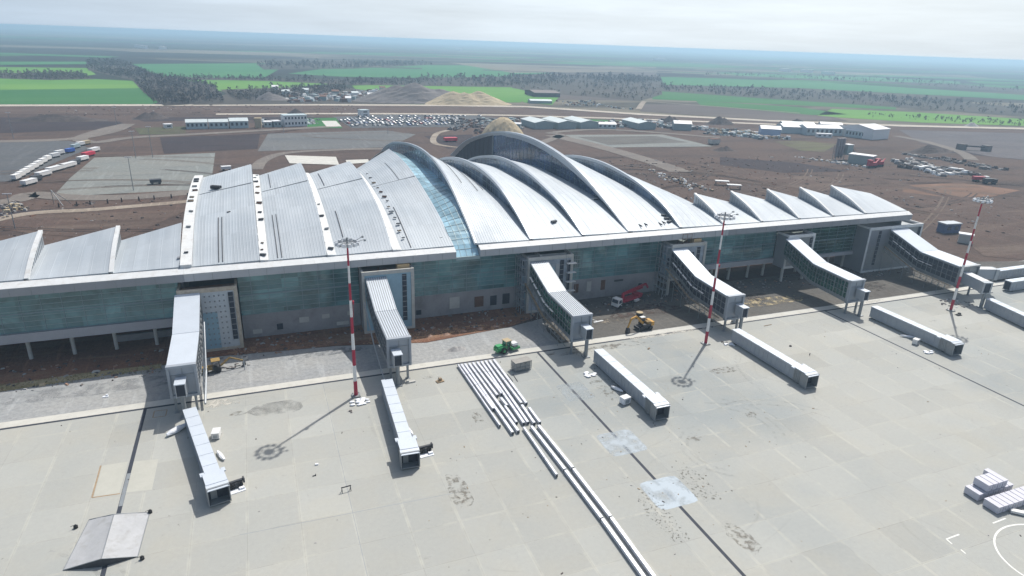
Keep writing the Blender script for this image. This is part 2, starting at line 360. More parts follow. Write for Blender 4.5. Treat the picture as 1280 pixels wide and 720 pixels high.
S.view_settings.view_transform = 'Standard'; S.view_settings.look = 'None'; S.view_settings.exposure = .15; S.view_settings.gamma = 1
S.cycles.use_denoising = True; S.cycles.max_bounces = 6; S.cycles.transparent_max_bounces = 8; S.cycles.volume_bounces = 1; S.cycles.sample_clamp_indirect = 4
S.render.resolution_x = 1024; S.render.resolution_y = 576
# ------------------------------------------------------------------ haze (air)
hm = bpy.data.materials.new('haze_air'); hm.use_nodes = True; hm.node_tree.nodes.remove(hm.node_tree.nodes['Principled BSDF'])
pv = hm.node_tree.nodes.new('ShaderNodeVolumePrincipled'); pv.inputs['Color'].default_value = (.50, .71, .90, 1); pv.inputs['Density'].default_value = .00030
pv.inputs['Anisotropy'].default_value = .35
hm.node_tree.links.new(pv.outputs[0], hm.node_tree.nodes['Material Output'].inputs['Volume'])
hb = MB(); hb.box(-19500, 19500, -600, 19500, -1.6, 60.8)
haze = hb.build('haze', hm); tag(haze, kind='stuff', label='thin blue air haze over the whole plain', cat='haze')
# ------------------------------------------------------------------ ground sheets
soil = m_soil('disturbed_soil', (.092, .066, .056), (.115, .078, .062), (.056, .043, .041))
soil2 = m_soil('brown_soil', (.115, .078, .064), (.09, .064, .054), (.155, .118, .094), 1.6)
soil3 = m_soil('red_brown_dirt', (.29, .145, .09), (.18, .095, .065), (.36, .25, .17), 3.2, .9)
soilpale = m_soil('pale_dirt', (.34, .29, .235), (.25, .205, .165), (.40, .36, .30), 2)
asph = m_soil('parking_asphalt', (.145, .148, .150), (.165, .165, .16), (.12, .125, .13), 1.2, .1)
asphL = m_soil('pale_parking', (.215, .228, .218), (.235, .235, .215), (.165, .175, .172), 1.5, .1)
asphD = m_soil('new_asphalt', (.105, .11, .118), (.12, .122, .125), (.09, .095, .10), 1.2, .1)
gravel = m_soil('gravel_base', (.33, .34, .345), (.37, .37, .36), (.27, .28, .29), 3, .3)
grav2 = m_soil('dirty_gravel', (.125, .12, .112), (.155, .145, .13), (.085, .075, .068), 2.5, .5)
grassdry = m_soil('dry_grass', (.40, .34, .19), (.30, .26, .14), (.50, .42, .28), 6, .5)
paleconc = mat('pale_strip_concrete', (.50, .49, .45), .85, 0, .1, .25, .2, (.38, .36, .31))
sheet('ground', [(-20000, -600), (20000, -600), (20000, 20000), (-20000, 20000)], -.05, soil)
AP = m_apron()
sheet('apron', [(-140, -40), (330, -40), (330, 110.9), (-140, 110.9)], 0.0, AP)
sheet('concrete_strip', [(-140, 111.45), (330, 111.45), (330, 113.4), (-140, 113.4)], 0.0, paleconc)
sheet('drain_slot', [(-140, 110.9), (330, 110.9), (330, 111.45), (-140, 111.45)], -.012, 'hole')
for k, (x, y0, y1, w) in enumerate([(-21.4, 62, 110.9, .55), (50.7, 20, 110.9, .5), (128.6, 20, 110.9, .46)]):
    sheet('drain_channel', [(x-w/2, y0), (x+w/2, y0), (x+w/2, y1), (x-w/2, y1)], .004, 'hole')
sheet('drain_channel_grate', [(-21.62, 85), (-21.15, 85), (-21.15, 92.5), (-21.62, 92.5)], .008, 'steel')
sheet('apron_joint', [(7.58, 30), (7.66, 30), (7.66, 110.9), (7.58, 110.9)], .004, 'steel')
ribbon('apron_joint', [G(300, 668.5), G(566, 616.5)], .09, .004, M['steel'])
# gravel strip and dirt in front of terminal
sheet('gravel_bed', smooth_line([(-140,113.4,0),(330,113.4,0)],1) + [Vector((330,125.5,0)), Vector((180,125.5,0)), Vector((60,127.5,0)), Vector((50,124.8,0)), Vector((30,122.3,0)), Vector((12,126.2,0)), Vector((-12,128.3,0)), Vector((-24,127,0)), Vector((-46,126,0)), Vector((-140,126,0))], -.02, gravel)
sheet('dirty_gravel_patch', [(57,113.6),(200,113.6),(230,124),(180,136),(70,136),(60,133),(57,120)], -.01, grav2)
sheet('brown_dirt', [(-140,126),(-46,126.2),(-24,127.2),(-12,128.5),(12,126.4),(30,122.5),(50,125),(57,128),(57,150),(-140,150)], -.014, soil3)
sheet('grass_verge', [(-140,124.6),(-46,124.8),(-30,126.0),(-20.5,126.2),(-20.5,128.0),(-34,128.2),(-46,127.4),(-140,127.4)], -.006, grassdry)
# ------------------------------------------------------------------ far country
FL = mat('x', (1,1,1)) if False else m_fields()
far = [G(-60, 131), G(400, 130), G(640, 132.5), G(800, 143), G(960, 152), G(1120, 158), G(1340, 163)]
sheet('farmland', [(v.x, v.y) for v in far] + [(20000, 1200), (20000, 20000), (-20000, 20000), (-20000, 700)], .05, FL)
gr1 = m_crop('winter_wheat', (.07, .20, .035), (.13, .26, .05)); gr2 = m_crop('deep_green_crop', (.03, .125, .035), (.05, .15, .045))
gr3 = m_crop('blue_green_crop', (.035, .15, .06), (.06, .18, .07)); pl1 = m_crop('ploughed_field', (.085, .07, .065), (.12, .10, .09)); pl2 = m_crop('fallow_field', (.19, .16, .125), (.14, .125, .09))
wd = m_crop('scrub_land', (.055, .05, .045), (.085, .075, .06))
wdk = m_crop('dark_woodland_floor', (.045,.042,.038), (.075,.065,.055))
for nm, px, z, m in [
 ('wheat_field', [(-60,94),(60,96),(165,101),(180,110),(-60,113)], .25, gr1),
 ('crop_field', [(-60,113),(180,110),(200,118),(212,125),(190,130),(-60,130.5)], .25, gr2),
 ('wheat_field', [(-60,83),(108,85),(120,93),(90,97),(-60,92)], .3, gr1),
 ('wheat_field', [(165,80),(330,79),(350,86),(330,97),(205,97)], .3, gr3),
 ('wheat_field', [(225,100),(330,99),(420,104),(360,110),(290,118),(270,112)], .25, gr1),
 ('wheat_field', [(440,81),(640,82),(690,92),(600,98),(430,96),(360,92)], .3, gr3),
 ('wheat_field', [(440,107),(550,104),(640,109),(672,118),(650,128),(600,128),(500,116),(450,117)], .25, gr1),
 ('ploughed_field', [(640,93),(820,90),(826,112),(800,126),(690,124),(640,108)], .3, pl1),
 ('fallow_field', [(560,78),(690,82),(820,84),(822,90),(640,91)], .35, pl2),
 ('wheat_field', [(826,96),(900,98),(1030,103),(1300,120),(1300,126),(1000,110),(830,106)], .35, gr3),
 ('crop_field', [(822,110),(960,116),(1120,128),(1120,137),(940,129),(815,124)], .28, gr2),
 ('wheat_field', [(1040,136),(1140,140),(1300,150),(1300,158),(1150,153),(1020,145)], .25, gr1),
 ('crop_field', [(870,126),(1000,134),(1060,143),(1000,144),(880,136)], .25, gr2),
 ('ploughed_field', [(805,130),(870,131),(1040,146),(1060,151),(960,150),(800,139)], .3, pl1),
 ('wheat_field', [(640,112),(700,120),(690,131),(655,128)], .32, gr1),
 ('scrub_ground', [(300,112),(420,108),(500,118),(540,130),(380,130),(240,131)], .3, wd),
 ('far_crop_field', [(840,86),(1000,92),(1200,102),(1200,105),(1000,98),(840,91)], .5, gr3),
 ('far_crop_field', [(0,77),(120,77),(130,80),(0,81)], .5, gr3),
]: gsheet(nm, px, z, m)
paler = m_soil('pale_earth_road', (.50,.45,.38), (.42,.37,.31), (.55,.50,.43), 2)
for k in range(70):
    dd = 1500*(6.5**(k/70)); az = random.uniform(-.32, 1.15); L_ = random.uniform(250, 900)*(dd/2200)**.7; th = random.uniform(30, 120)*(dd/2200)**.9
    cx_, cy_ = dd*math.sin(az), dd*math.cos(az)
    if cy_ < 1250 - cx_*.25: continue
    ca, sa = math.cos(-.33+random.uniform(-.08,.08)), math.sin(-.33)
    sheet(*random.choice([('far_wood_ground',)]*3+[('far_field',)]), [(cx_+a*ca-b_*sa, cy_+a*sa+b_*ca) for a, b_ in ((-L_/2,-th/2),(0,-th*.6),(L_/2,-th/2),(L_*.47,th/2),(-L_*.1,th*.4),(-L_*.5,th*.45))], .6+k*.04, random.choice([wdk,wdk,wdk,gr3,pl2]))
# access corridor (road with brown verges) between airport and fields
gsheet('verge_ground', [(-60,132),(400,131),(640,134),(800,144),(960,152),(1120,159),(1340,165),(1340,168),(960,158),(800,152),(640,144),(400,142),(-60,143)], .12, soil2)
ribbon('earth_road', [G(-60,132.3), G(200,131.6), G(400,131.2), G(560,132), G(660,133.6), G(800,143), G(960,151), G(1120,157.2), G(1340,162.5)], 15, .25, paler)
ribbon('earth_road', [G(270,143), G(400,142.4), G(520,142.6), G(640,144.5), G(760,148), G(900,153), G(1000,157)], 10, .25, paler)
ribbon('field_track', [G(798,137), G(803,129.5), G(806,127)], 6, .5, soilpale)
ribbon('field_track', [G(806,127.3), G(900,134), G(1000,142)], 4, .5, soilpale)
for k, px in enumerate([[(-60,146),(40,147),(60,151),(150,152),(165,160),(20,166),(-60,168)],[(165,147),(330,146),(430,147),(640,149),(640,152),(330,150),(180,152)],[(200,172),(325,167),(322,186),(205,192)],[(-60,268),(60,262),(160,258),(228,256),(225,266),(60,280),(-60,286)],[(530,170),(590,168),(600,182),(560,186)],[(1150,176),(1300,190),(1300,202),(1180,190)],[(900,196),(1000,204),(1060,214),(980,216),(900,206)]]): gsheet('dark_soil_patch', px, .015+.002*k, m_soil('dark_soil%d' % k, (.048,.038,.042), (.06,.045,.046), (.036,.03,.034), 2))
gsheet('dry_ground', [(168,160),(232,158),(232,168),(175,168)], .05, m_soil('olive_ground', (.09,.10,.05), (.10,.085,.06), (.08,.09,.05), 2))
# car parks and site roads behind the terminal
gsheet('parking_lot', [(-80,179),(88,176),(112,185),(70,203),(20,226),(-80,232)], .03, asphD)
gsheet('parking_lot', [(118,197),(269,191),(263,236),(66,246),(88,222)], .03, asphL)
gsheet('parking_lot', [(335,167),(482,163),(520,168),(486,184),(322,189)], .03, asph)
gsheet('parking_lot', [(705,168.5),(828,168),(892,183),(745,184.5)], .03, asphL)
gsheet('parking_ground', [(722,171),(820,170),(860,178),(760,181)], .06, grav2)
gsheet('parking_lot', [(416,146),(560,140),(640,150),(600,158),(440,160)], .05, asphD)
gsheet('lawn', [(379,148),(420,147),(428,160),(385,160)], .09, gr2)
gsheet('paved_square', [(402,151),(420,151),(427,158),(408,158)], .14, paleconc)
gsheet('lawn', [(735,146),(780,146),(785,152),(738,152)], .1, gr2)
gsheet('grass_ground', [(968,177),(1000,176),(1046,180),(1030,190),(1000,188)], .05, m_soil('olive_grass', (.12,.12,.06), (.10,.085,.06), (.15,.14,.09), 2))
gsheet('grass_verge_far', [(1240,270),(1340,262),(1340,300),(1262,290)], .027, soil2)
gsheet('clay_ground', [(1130,232),(1200,228),(1275,238),(1240,246),(1180,246),(1128,240)], .04, mat('orange_clay', (.17,.105,.075), .95, 0, .3, .03, .1, (.13,.095,.075), .4))
gsheet('brown_flats', [(180,232),(232,226),(236,262),(150,300),(40,292),(0,286),(0,270),(120,262)], .026, soil2)
gsheet('brown_flats', [(880,215),(1100,222),(1300,262),(1340,330),(1230,320),(1140,250),(1000,236)], .025, soil2)
gsheet('grey_ground', [(1120,160),(1340,166),(1340,205),(1240,196),(1150,178)], .04, m_soil('grey_flats', (.115,.105,.11), (.14,.125,.125), (.09,.085,.09), 1))
rd = m_soil('worn_road', (.20,.175,.155), (.17,.15,.135), (.24,.21,.18), 3, .2)
def road(px, w, z=.1, m=rd): ribbon('dirt_road', [(v.x, v.y) for v in smooth_line([G(*p) for p in px])], w, z, m)
road([(-60,178),(40,176),(95,173),(140,164),(160,155)], 9)
road([(160,155),(130,162),(100,173),(120,178),(165,172),(240,168),(330,163),(420,158)], 8, .11)
road([(-60,262),(20,250),(40,243),(90,247),(170,246),(262,238)], 9)
road([(-60,290),(30,268),(120,262),(235,252)], 5, .12, soilpale)
road([(320,212),(330,200),(360,191),(430,187),(480,186)], 6)
road([(640,190),(700,170),(690,166),(760,162),(900,172)], 7)
road([(690,169),(760,186),(830,207),(850,215)], 12, .1)
road([(590,186),(545,180),(545,168),(560,163)], 4, .12, soilpale)
road([(1120,170),(1160,178),(1200,190),(1215,200)], 8, .12)
road([(1090,222),(1180,244),(1290,262)], 7, .09, soil2)
road([(850,200),(1000,235),(1150,262),(1290,285)], 5, .09, soil2)
gsheet('pale_foundation', [(356,194),(420,196),(424,206),(362,204)], .2, paleconc)
gsheet('pale_foundation', [(432,200),(460,199),(462,203),(434,205)], .2, paleconc)
# low hills on the horizon
b = MB(); n = 90; vs = []
for i in range(n+1):
    az = -.5+1.9*i/n; hgt = 8+34*math.exp(-((az-.30)/.28)**2)+26*math.exp(-((az+.22)/.10)**2)+5*math.sin(az*23)+3*math.sin(az*61+1)
    for d_, k in ((15500, 0), (17200, 1), (18600, .4)): vs.append((d_*math.sin(az), min(d_*math.cos(az), 19000), .6+max(2, hgt)*k))
b.add(vs, [(3*i+j, 3*i+3+j, 3*i+4+j, 3*i+1+j) for i in range(n) for j in (0, 1)]); tag(b.build('hills', FL), kind='structure')
# wheel ruts and churned clods on the bare earth behind the terminal
rut = m_soil('wheel_ruts', (.055,.042,.040), (.075,.055,.048), (.15,.115,.095), 6, .6); rut2 = m_soil('pale_ruts', (.17,.13,.105), (.13,.10,.082), (.20,.165,.14), 6, .5)
for k in range(46):
    x, y = (random.uniform(125, 330), random.uniform(150, 330)) if k % 3 else (random.uniform(-130, 60), random.uniform(200, 470))
    a = random.choice([-.5,-.35,.1,.3])+random.uniform(-.2,.2); L_ = random.uniform(40, 120); cv = random.uniform(-.012,.012); P_ = []
    for j in range(14): P_.append((x, y)); a += cv*L_/13; x += math.cos(a)*L_/13; y += math.sin(a)*L_/13
    m_ = random.choice([rut, rut2, rut2])
    for o_ in (-1.1, 1.1): ribbon('wheel_rut', [(px_-math.sin(a)*o_, py_+math.cos(a)*o_) for px_, py_ in P_], random.uniform(.5,.9), .06+k*.0006, m_)
b = MB()
for k in range(3200):
    x, y = (random.gauss(210, 55), random.uniform(150, 320)) if k % 2 else (random.uniform(-140, 90), random.choice([random.uniform(200, 275), random.uniform(560, 640)]))
    q = random.choice([.2,.25,.3,.35,.45,.8])*(1+y/900); b.cbox((x,y,-.1),(q*random.uniform(.8,2.4),q,q*.35+.1),random.choice([0,0,0,0,1,1,2,3]),random.uniform(0,3),.6)
tag(b.build('churned_clods', ['spoil','tinted','gspoil','rubble']), kind='stuff', label='clods of churned earth over the bare ground behind the terminal', cat='earth clods')
# ------------------------------------------------------------------ woods: leafless trees, one mass per belt
def wood(name, px, n, h, m='bark', label=None):
    P = [G(*p) for p in px]; xs = [p.x for p in P]; ys = [p.y for p in P]
    def inside(x, y):
        c = False
        for i in range(len(P)):
            a = P[i]; b = P[i-1]
            if (a.y > y) != (b.y > y) and x < (b.x-a.x)*(y-a.y)/(b.y-a.y)+a.x: c = not c
        return c
    gsheet('wood_ground', px, .38+random.random()*.05, wdk) if n > 100 else None; b = MB(); k = 0; tries = 0; n = int(n*2.0)
    while k < n and tries < n*60:
        tries += 1; x = random.uniform(min(xs), max(xs)); y = random.uniform(min(ys), max(ys))
        if not inside(x, y) or math.sin(x*.013+y*.021)+math.sin(x*.031-y*.017)+random.uniform(-.9,1.5) < -.55: continue
        k += 1; hh = h*.42*random.choice([.45,.6,.8,.9,1,1.1,1.5])*random.uniform(.8,1.2); r = hh*random.uniform(.28, .45)
        b.beam((x, y, 0), (x, y, hh*.6), hh*.05)
        for j in range(13):
            th = random.uniform(0, 6.28); u = random.random()**.5; zz = hh*(.28+.72*random.random()); rr = r*u*math.sqrt(max(.05, 1-((zz/hh-.55)/.5)**2))
            c = Vector((x+rr*math.cos(th), y+rr*math.sin(th), zz)); s_ = hh*random.uniform(.08, .19)
            d1 = Vector((random.gauss(0,1), random.gauss(0,1), random.gauss(0,1))).normalized()*s_; d2 = Vector((random.gauss(0,.6), random.gauss(0,.6), random.gauss(0,1))).normalized()*s_*1.4
            b.add([c-d1, c-d2, c+d1, c+d2], [(0,1,2,3)])
    o = b.build(name, m); return tag(o, kind='stuff', label=label, cat='woods')
wood('woodland', [(108,76),(150,76),(190,94),(268,106),(282,128),(205,132),(180,116),(165,100),(110,88)], 620, 11, 'bark', 'dark leafless wood running diagonally between the green fields at left')
wood('woodland', [(-60,90),(100,92),(118,99),(60,100),(-60,96)], 260, 9, 'bark2', 'grey tree belt along the top of the bright left field')
wood('woodland', [(275,112),(330,110),(420,108),(440,112),(380,122),(300,128)], 260, 9, 'bark2', 'bare bushes behind the white office blocks')
wood('woodland', [(205,96),(330,98),(520,100),(640,106),(640,109),(440,106),(330,101),(205,99)], 330, 9, 'bark', 'thin tree belt crossing the middle green fields')
wood('woodland', [(525,97),(690,95),(825,96),(825,103),(690,105),(640,106),(520,102)], 380, 13, 'bark', 'dark tree belt beyond the grey spoil heap')
wood('woodland', [(640,100),(825,96),(828,118),(800,126),(700,118),(640,110)], 260, 9, 'bark2', 'brownish wood beside the flat brown hangar')
wood('woodland', [(826,106),(940,110),(1120,121),(1300,136),(1300,147),(1120,134),(940,122),(826,114)], 360, 10, 'bark', 'long dark tree belt between the two green strips at right')
wood('woodland', [(320,80),(440,78),(560,80),(440,86),(330,87)], 260, 14, 'bark', 'far blue wood behind the middle fields')
wood('woodland', [(880,90),(1100,98),(1300,113),(1300,117),(1100,104),(880,95)], 160, 11, 'bark', 'far blue tree belt along the upper right fields')
wood('woodland', [(1085,142),(1300,155),(1300,159),(1180,154),(1085,147)], 70, 6, 'bark2', 'sparse row of shrubs along the lower right green strip')
wood('woodland', [(180,118),(215,116),(240,130),(195,131)], 60, 8, 'bark2', 'shrub clump at the corner of the dark green field')
# ------------------------------------------------------------------ heaps
def heap(px, w, d, h, m, label, cat='heap', name='earth_heap', rz=0, peaks=3):
    c = G(*px); b = MB(); n = 26; vs = []; fs = []
    pk = [(random.uniform(-.45, .45) if peaks > 1 else 0, random.uniform(-.2, .2), random.uniform(.6, 1)) for _ in range(peaks)]
    pk[0] = (pk[0][0]*.5, 0, 1)
    for j in range(n+1):
        for i in range(n+1):
            u = i/n*2-1; v = j/n*2-1; z = max(max(0, hh*(1-math.hypot((u-a)*1.35, (v-bb)*1.25))) for a, bb, hh in pk)
            z = 1-(1-z)**1.8 if peaks == 1 and z > 0 else z; z *= max(0, 1-max(abs(u), abs(v))**6); z += random.uniform(-.03, .03)*(z > .03)
            vs.append((u*w/2, v*d/2, z*h-.03))
    for j in range(n):
        for i in range(n): a = j*(n+1)+i; fs.append((a, a+1, a+n+2, a+n+1))
    b.add(vs, fs); o = b.build(name, m); o.location = (c.x, c.y, 0); o.rotation_euler.z = rz
    return tag(o, label, cat)
heap((588,130), 95, 40, 13, 'sand', 'long pale sand heap beyond the earth road', name='sand_heap', rz=-.1, peaks=4)
heap((520,127), 130, 60, 19, 'gspoil', 'large grey spoil mound left of the pale sand heap', peaks=4, rz=-.1)
heap((628,176), 46, 36, 15, 'sand', 'yellowish sand cone behind the tallest arch of the terminal', name='sand_heap', peaks=1)
heap((192,148), 26, 18, 5, 'spoil', 'dark earth heap near the bend of the far left road', peaks=2)
heap((60,151), 70, 16, 4.5, 'spoil', 'long low dark heap at the far left edge of the site', peaks=4)
heap((370,145), 26, 14, 6, 'spoil', 'dark mound right behind the two storey white office', peaks=2)
heap((838,153), 22, 14, 6, 'spoil', 'small dark mound left of the white topped shed', peaks=2)
heap((897,155), 34, 16, 7, 'spoil', 'wider dark mound between the shed and the blue hall', peaks=2)
heap((996,155), 24, 14, 5, 'spoil', 'dark mound behind the long grey hall roof', peaks=2)
heap((1215,158), 20, 10, 4, 'rubble', 'pale heap beside the earth road at far right', peaks=2)
heap((1165,190), 50, 14, 5, 'spoil', 'dark ridge of earth above the grey rubble field', peaks=3)
heap((340,125), 40, 24, 8, 'gspoil', 'grey gravel heap among the yards behind the earth road', peaks=3)
heap((905,188), 16, 10, 3, 'spoil', 'low brown heap by the corner of the pale rear lot', peaks=2)
heap((570,437), 4.2, 2.6, .8, 'rubble', 'small grey gravel pile on the gravel bed left of the green roller', name='gravel_heap', peaks=2)
# spoil-strewn rubble field at right
def scatter(name, px, n, smin, smax, m, label, flat=.6, cat='rubble'):
    P = [G(*p) for p in px]; b = MB(); k = 0
    while k < n:
        w = [random.random()**1.0 for _ in P]; s_ = sum(w); p = sum((P[i]*(w[i]/s_) for i in range(len(P))), Vector((0,0,0)))
        p = p.lerp(random.choice(P), random.random()*.8); q = random.uniform(smin, smax); k += 1
        b.cbox((p.x, p.y, -.1), (q*random.uniform(.6,1.6), q*random.uniform(.6,1.4), q*flat*random.uniform(.4,1.2)+.1), random.randrange(len(m)), random.uniform(0, 3), random.uniform(.5, .95))
    o = b.build(name, m); return tag(o, kind='stuff', label=label, cat=cat)
scatter('rubble', [(1105,200),(1130,196),(1200,214),(1240,222),(1180,222),(1120,210)], 420, .8, 3.4, ['rubble', 'spoil', 'gspoil', 'white'], 'pale broken rubble strewn right of the batching plant')
scatter('rubble', [(1110,190),(1180,196),(1275,215),(1240,214)], 160, .6, 2.4, ['gspoil', 'spoil', 'rubble'], 'scattered grey clods above the rubble field')
scatter('site_clutter', [(640,150),(700,158),(860,160),(950,166),(820,150)], 520, 1.0, 4.0, ['rubble', 'white', 'shed', 'dsteel', 'tinted'], 'building materials strewn around the grey sheds')
scatter('site_clutter', [(600,150),(650,148),(655,166),(590,168)], 300, 1.0, 3.6, ['rubble', 'spoil', 'shed', 'tinted'], 'clutter around the sand cone behind the terminal')
scatter('site_clutter', [(345,118),(480,113),(500,127),(350,130)], 380, 1.5, 6, ['white', 'rubble', 'gspoil', 'shed', 'tinted'], 'yards and stored materials beyond the earth road')
scatter('site_clutter', [(860,160),(940,164),(1000,176),(960,176),(880,168)], 260, .8, 3.6, ['rubble', 'white', 'shed', 'dsteel', 'wood'], 'materials and vans strewn left of the blue hall')
scatter('site_clutter', [(315,150),(400,150),(400,156),(320,158)], 120, .8, 3.0, ['rubble', 'white', 'shed', 'dsteel'], 'materials strewn around the two storey white office')
scatter('site_clutter', [(540,150),(600,148),(640,165),(560,164)], 200, .8, 3.0, ['rubble', 'spoil', 'dsteel', 'tinted'], 'materials strewn right of the crowded car park')
scatter('site_clutter', [(985,195),(1040,200),(1100,212),(1040,204)], 90, .5, 1.6, ['rubble', 'wood', 'white'], 'planks and rubble below the batching plant')
scatter('site_clutter', [(800,207),(860,225),(900,240),(868,240),(820,222)], 130, .3, 1.4, ['rubble', 'spoil', 'wood', 'white'], 'timber and stones dumped behind the right end of the arches')
scatter('site_clutter', [(0,258),(20,250),(40,262),(0,275)], 90, .4, 1.6, ['sand', 'spoil', 'rubble'], 'yellowish rubble at the lower end of the left trailer rows')
scatter('site_clutter', [(690,126),(740,126),(800,138),(700,132)], 90, 1, 3, ['shed', 'tinted', 'white', 'dsteel'], 'clutter in front of the flat brown hangar')
# ------------------------------------------------------------------ site buildings
def block(px0, px1, depth, h, mw, mr, label, cat, roof='flat', wins=0, rows=1, name='site_building', eave=.25, z=0):
    a = G(*px0); c = G(*px1); d = (c-a); L = d.length; rz = math.atan2(d.y, d.x)
    t = thing(name, (a.x, a.y, 0), label, cat, rz=rz)
    b = MB()
    if roof == 'flat':
        b.box(0, L, 0, depth, 0, h); b.build('wall', mw, t)
        r = MB(); r.box(-eave, L+eave, -eave, depth+eave, h, h+.45); r.build('roof', mr, t)
    elif roof == 'gable':        # ridge along length
        b.add([(0,0,0),(L,0,0),(L,depth,0),(0,depth,0),(0,0,h),(L,0,h),(L,depth,h),(0,depth,h),(0,depth/2,h*1.3),(L,depth/2,h*1.3)], [(0,1,5,4),(2,3,7,6),(1,2,6,9,5),(3,0,4,8,7)]); b.build('wall', mw, t)
        r = MB()
        for s0, s1 in ((-eave*2, depth/2), (depth+eave*2, depth/2)):
            r.add([(-eave,s0,h-.15),(L+eave,s0,h-.15),(L+eave,s1,h*1.3+.05),(-eave,s1,h*1.3+.05),(-eave,s0,h+.1),(L+eave,s0,h+.1),(L+eave,s1,h*1.3+.3),(-eave,s1,h*1.3+.3)], [(3,2,1,0),(4,5,6,7),(0,1,5,4),(1,2,6,5),(2,3,7,6),(3,0,4,7)])
        r.build('roof', mr, t)
    elif roof == 'arch':         # ridge along depth, arched end facing front
        n = 10; arc = [(L/2-math.cos(math.pi*i/n)*L/2, h*.55+math.sin(math.pi*i/n)**.8*h*.45) for i in range(n+1)]
        out = [(0,0)]+arc+[(L,0)]
        b.add([(x,0,z_) for x, z_ in out]+[(x,depth,z_) for x, z_ in out], [tuple(range(len(out))), tuple(range(2*len(out)-1, len(out)-1, -1)), (0,len(out),len(out)+1,1), (len(out)-2,2*len(out)-2,2*len(out)-1,len(out)-1)]); b.build('wall', mw, t)
        r = MB(); r.loft([[(x+(x-L/2)*.03, y, z_+.05) for x, z_ in arc]+[(x+(x-L/2)*.05, y, z_+.35) for x, z_ in reversed(arc)] for y in (-.4, depth+.4)]); r.build('roof', mr, t)
        g = MB(); g.box(L*.32, L*.68, -.12, .05, 0, h*.55); g.build('door', 'shed', t)
    for k in range(rows):
        hh = h/rows
        for i in range(wins):
            w = MB(); x = L*(i+.5)/wins; ww = L/wins*.5; w.box(x-ww/2, x+ww/2, -.08, .1, hh*k+hh*.38, hh*k+hh*.8); w.build('window', 'window', t)
    return t
block((233,161.5),(260,161), 11, 4.2, 'office', 'shedroof', 'left wing of the pale blue low office row with its own flat roof', 'office', 'gable', 5)
block((262,161),(286,160.5), 9, 4.2, 'office', 'shedroof', 'middle wing of the pale blue low office row', 'office', 'gable', 4)
block((288,160.5),(311,160), 11, 4.6, 'office', 'shedroof', 'right wing of the pale blue low office row beside a beige wall', 'office', 'gable', 4)
block((356,158.5),(384.5,157.5), 9, 7.2, 'bigwhite', 'office', 'white two storey office block with two rows of dark windows', 'office', 'flat', 7, 2)
block((330,159),(340,159), 7, 3.2, 'office', 'bigwhite', 'small white cabin between the two office rows', 'cabin', 'flat', 2)
block((343,159),(352,158.6), 7, 3.6, 'shed', 'bigwhite', 'grey cabin with white roof next to the two storey office', 'cabin', 'flat', 2)
block((319,160),(327,160), 4, 6, 'sand', 'sand', 'beige windowless block right of the low office row', 'block', 'flat')
block((207,160.5),(216,160), 4, 2.2, 'bigwhite', 'bigwhite', 'lone white cabin in the dark field left of the office row', 'cabin', 'flat', 1)
block((452,146.5),(462,146), 6, 5, 'bigwhite', 'office', 'pale cabin tower at the left end of the car park', 'cabin', 'flat', 1, 2)
for px0, px1, lab in [((651,156),(669,161.5),'first grey gabled shed behind the terminal, nearest the sand cone'), ((677,155.5),(698,161.5),'second grey gabled shed with the brightest roof'), ((704,155),(726,161),'third and largest grey gabled shed behind the terminal'), ((777,156.5),(798,162),'lone grey gabled shed right of the low white hall')]:
    block(px0, px1, 15, 4.6, 'shed', 'shedroof', lab, 'shed', 'gable', 0)
block((742,160.3),(770,161), 8, 3.2, 'office', 'bigwhite', 'low pale hall between the third and the lone gabled shed', 'hall', 'gable', 5)
block((640,161),(650,161.5), 8, 3.4, 'shed', 'bigwhite', 'small pale roofed hut left of the first gabled shed', 'hut', 'flat', 1)
block((805,160),(815,160.5), 7, 3.2, 'office', 'shed', 'small teal hut right of the lone gabled shed', 'hut', 'flat', 1)
block((842,162.5),(864,163.5), 12, 5, 'shed', 'bigwhite', 'grey shed with a glaring white flat roof', 'shed', 'gable', 0)
block((950,170),(975,171.5), 12, 5.5, mat('blue_cladding', (.26,.34,.50), .6, 0, .1, .1), 'bigwhite', 'blue clad hall with white roof left of the big white halls', 'hall', 'gable', 0)
block((978,166.5),(1004,167.5), 16, 5, 'office', 'bigwhite', 'white roofed hall directly behind the blue hall', 'hall', 'gable', 0)
block((1007,169),(1052,170), 14, 5.5, 'office', 'bigwhite', 'long white roofed hall in the middle of the right hand group', 'hall', 'gable', 8)
block((1056,170.5),(1088,174.5), 12, 5, 'office', 'bigwhite', 'white roofed hall with a windowed side, slanting to the right', 'hall', 'gable', 8)
block((1090,175),(1110,173.5), 26, 7.5, 'bigwhite', 'bigwhite', 'tallest white hall at the right end of the group', 'hall', 'gable', 0)
block((978,160.5),(1018,162), 10, 4, 'shed', 'shedroof', 'long grey hall at the rear of the white group', 'hall', 'gable', 0)
block((1025,161),(1052,162.5), 9, 4, 'office', 'bigwhite', 'rear white roofed hall beyond the middle one', 'hall', 'gable', 0)
block((1021,171.5),(1040,172.3), 4, 2.4, 'bigwhite', 'bigwhite', 'small white cabin in front of the long middle hall', 'cabin', 'flat', 3)
block((1059,203.5),(1089,207.5), 7, 5, 'shed', 'bigwhite', 'grey container like shed with white roof beside the red machinery', 'shed', 'flat', 0)
block((668,121.5),(700,122), 46, 5, 'dconc', 'brownroof', 'wide low brown hangar standing alone in the far field', 'hangar', 'gable', 0)
block((663,129.5),(690,130), 14, 3, 'shed', 'shedroof', 'low pale roofed shed between the sand heap and the brown hangar', 'shed', 'gable')
block((1180,292),(1199,291), 3.4, 3.2, mat('navy_cabin',(.07,.10,.19),.6,0,.2,.5), 'lsteel', 'white roofed blue site cabin behind the right end of the terminal', 'cabin', 'flat', 2)
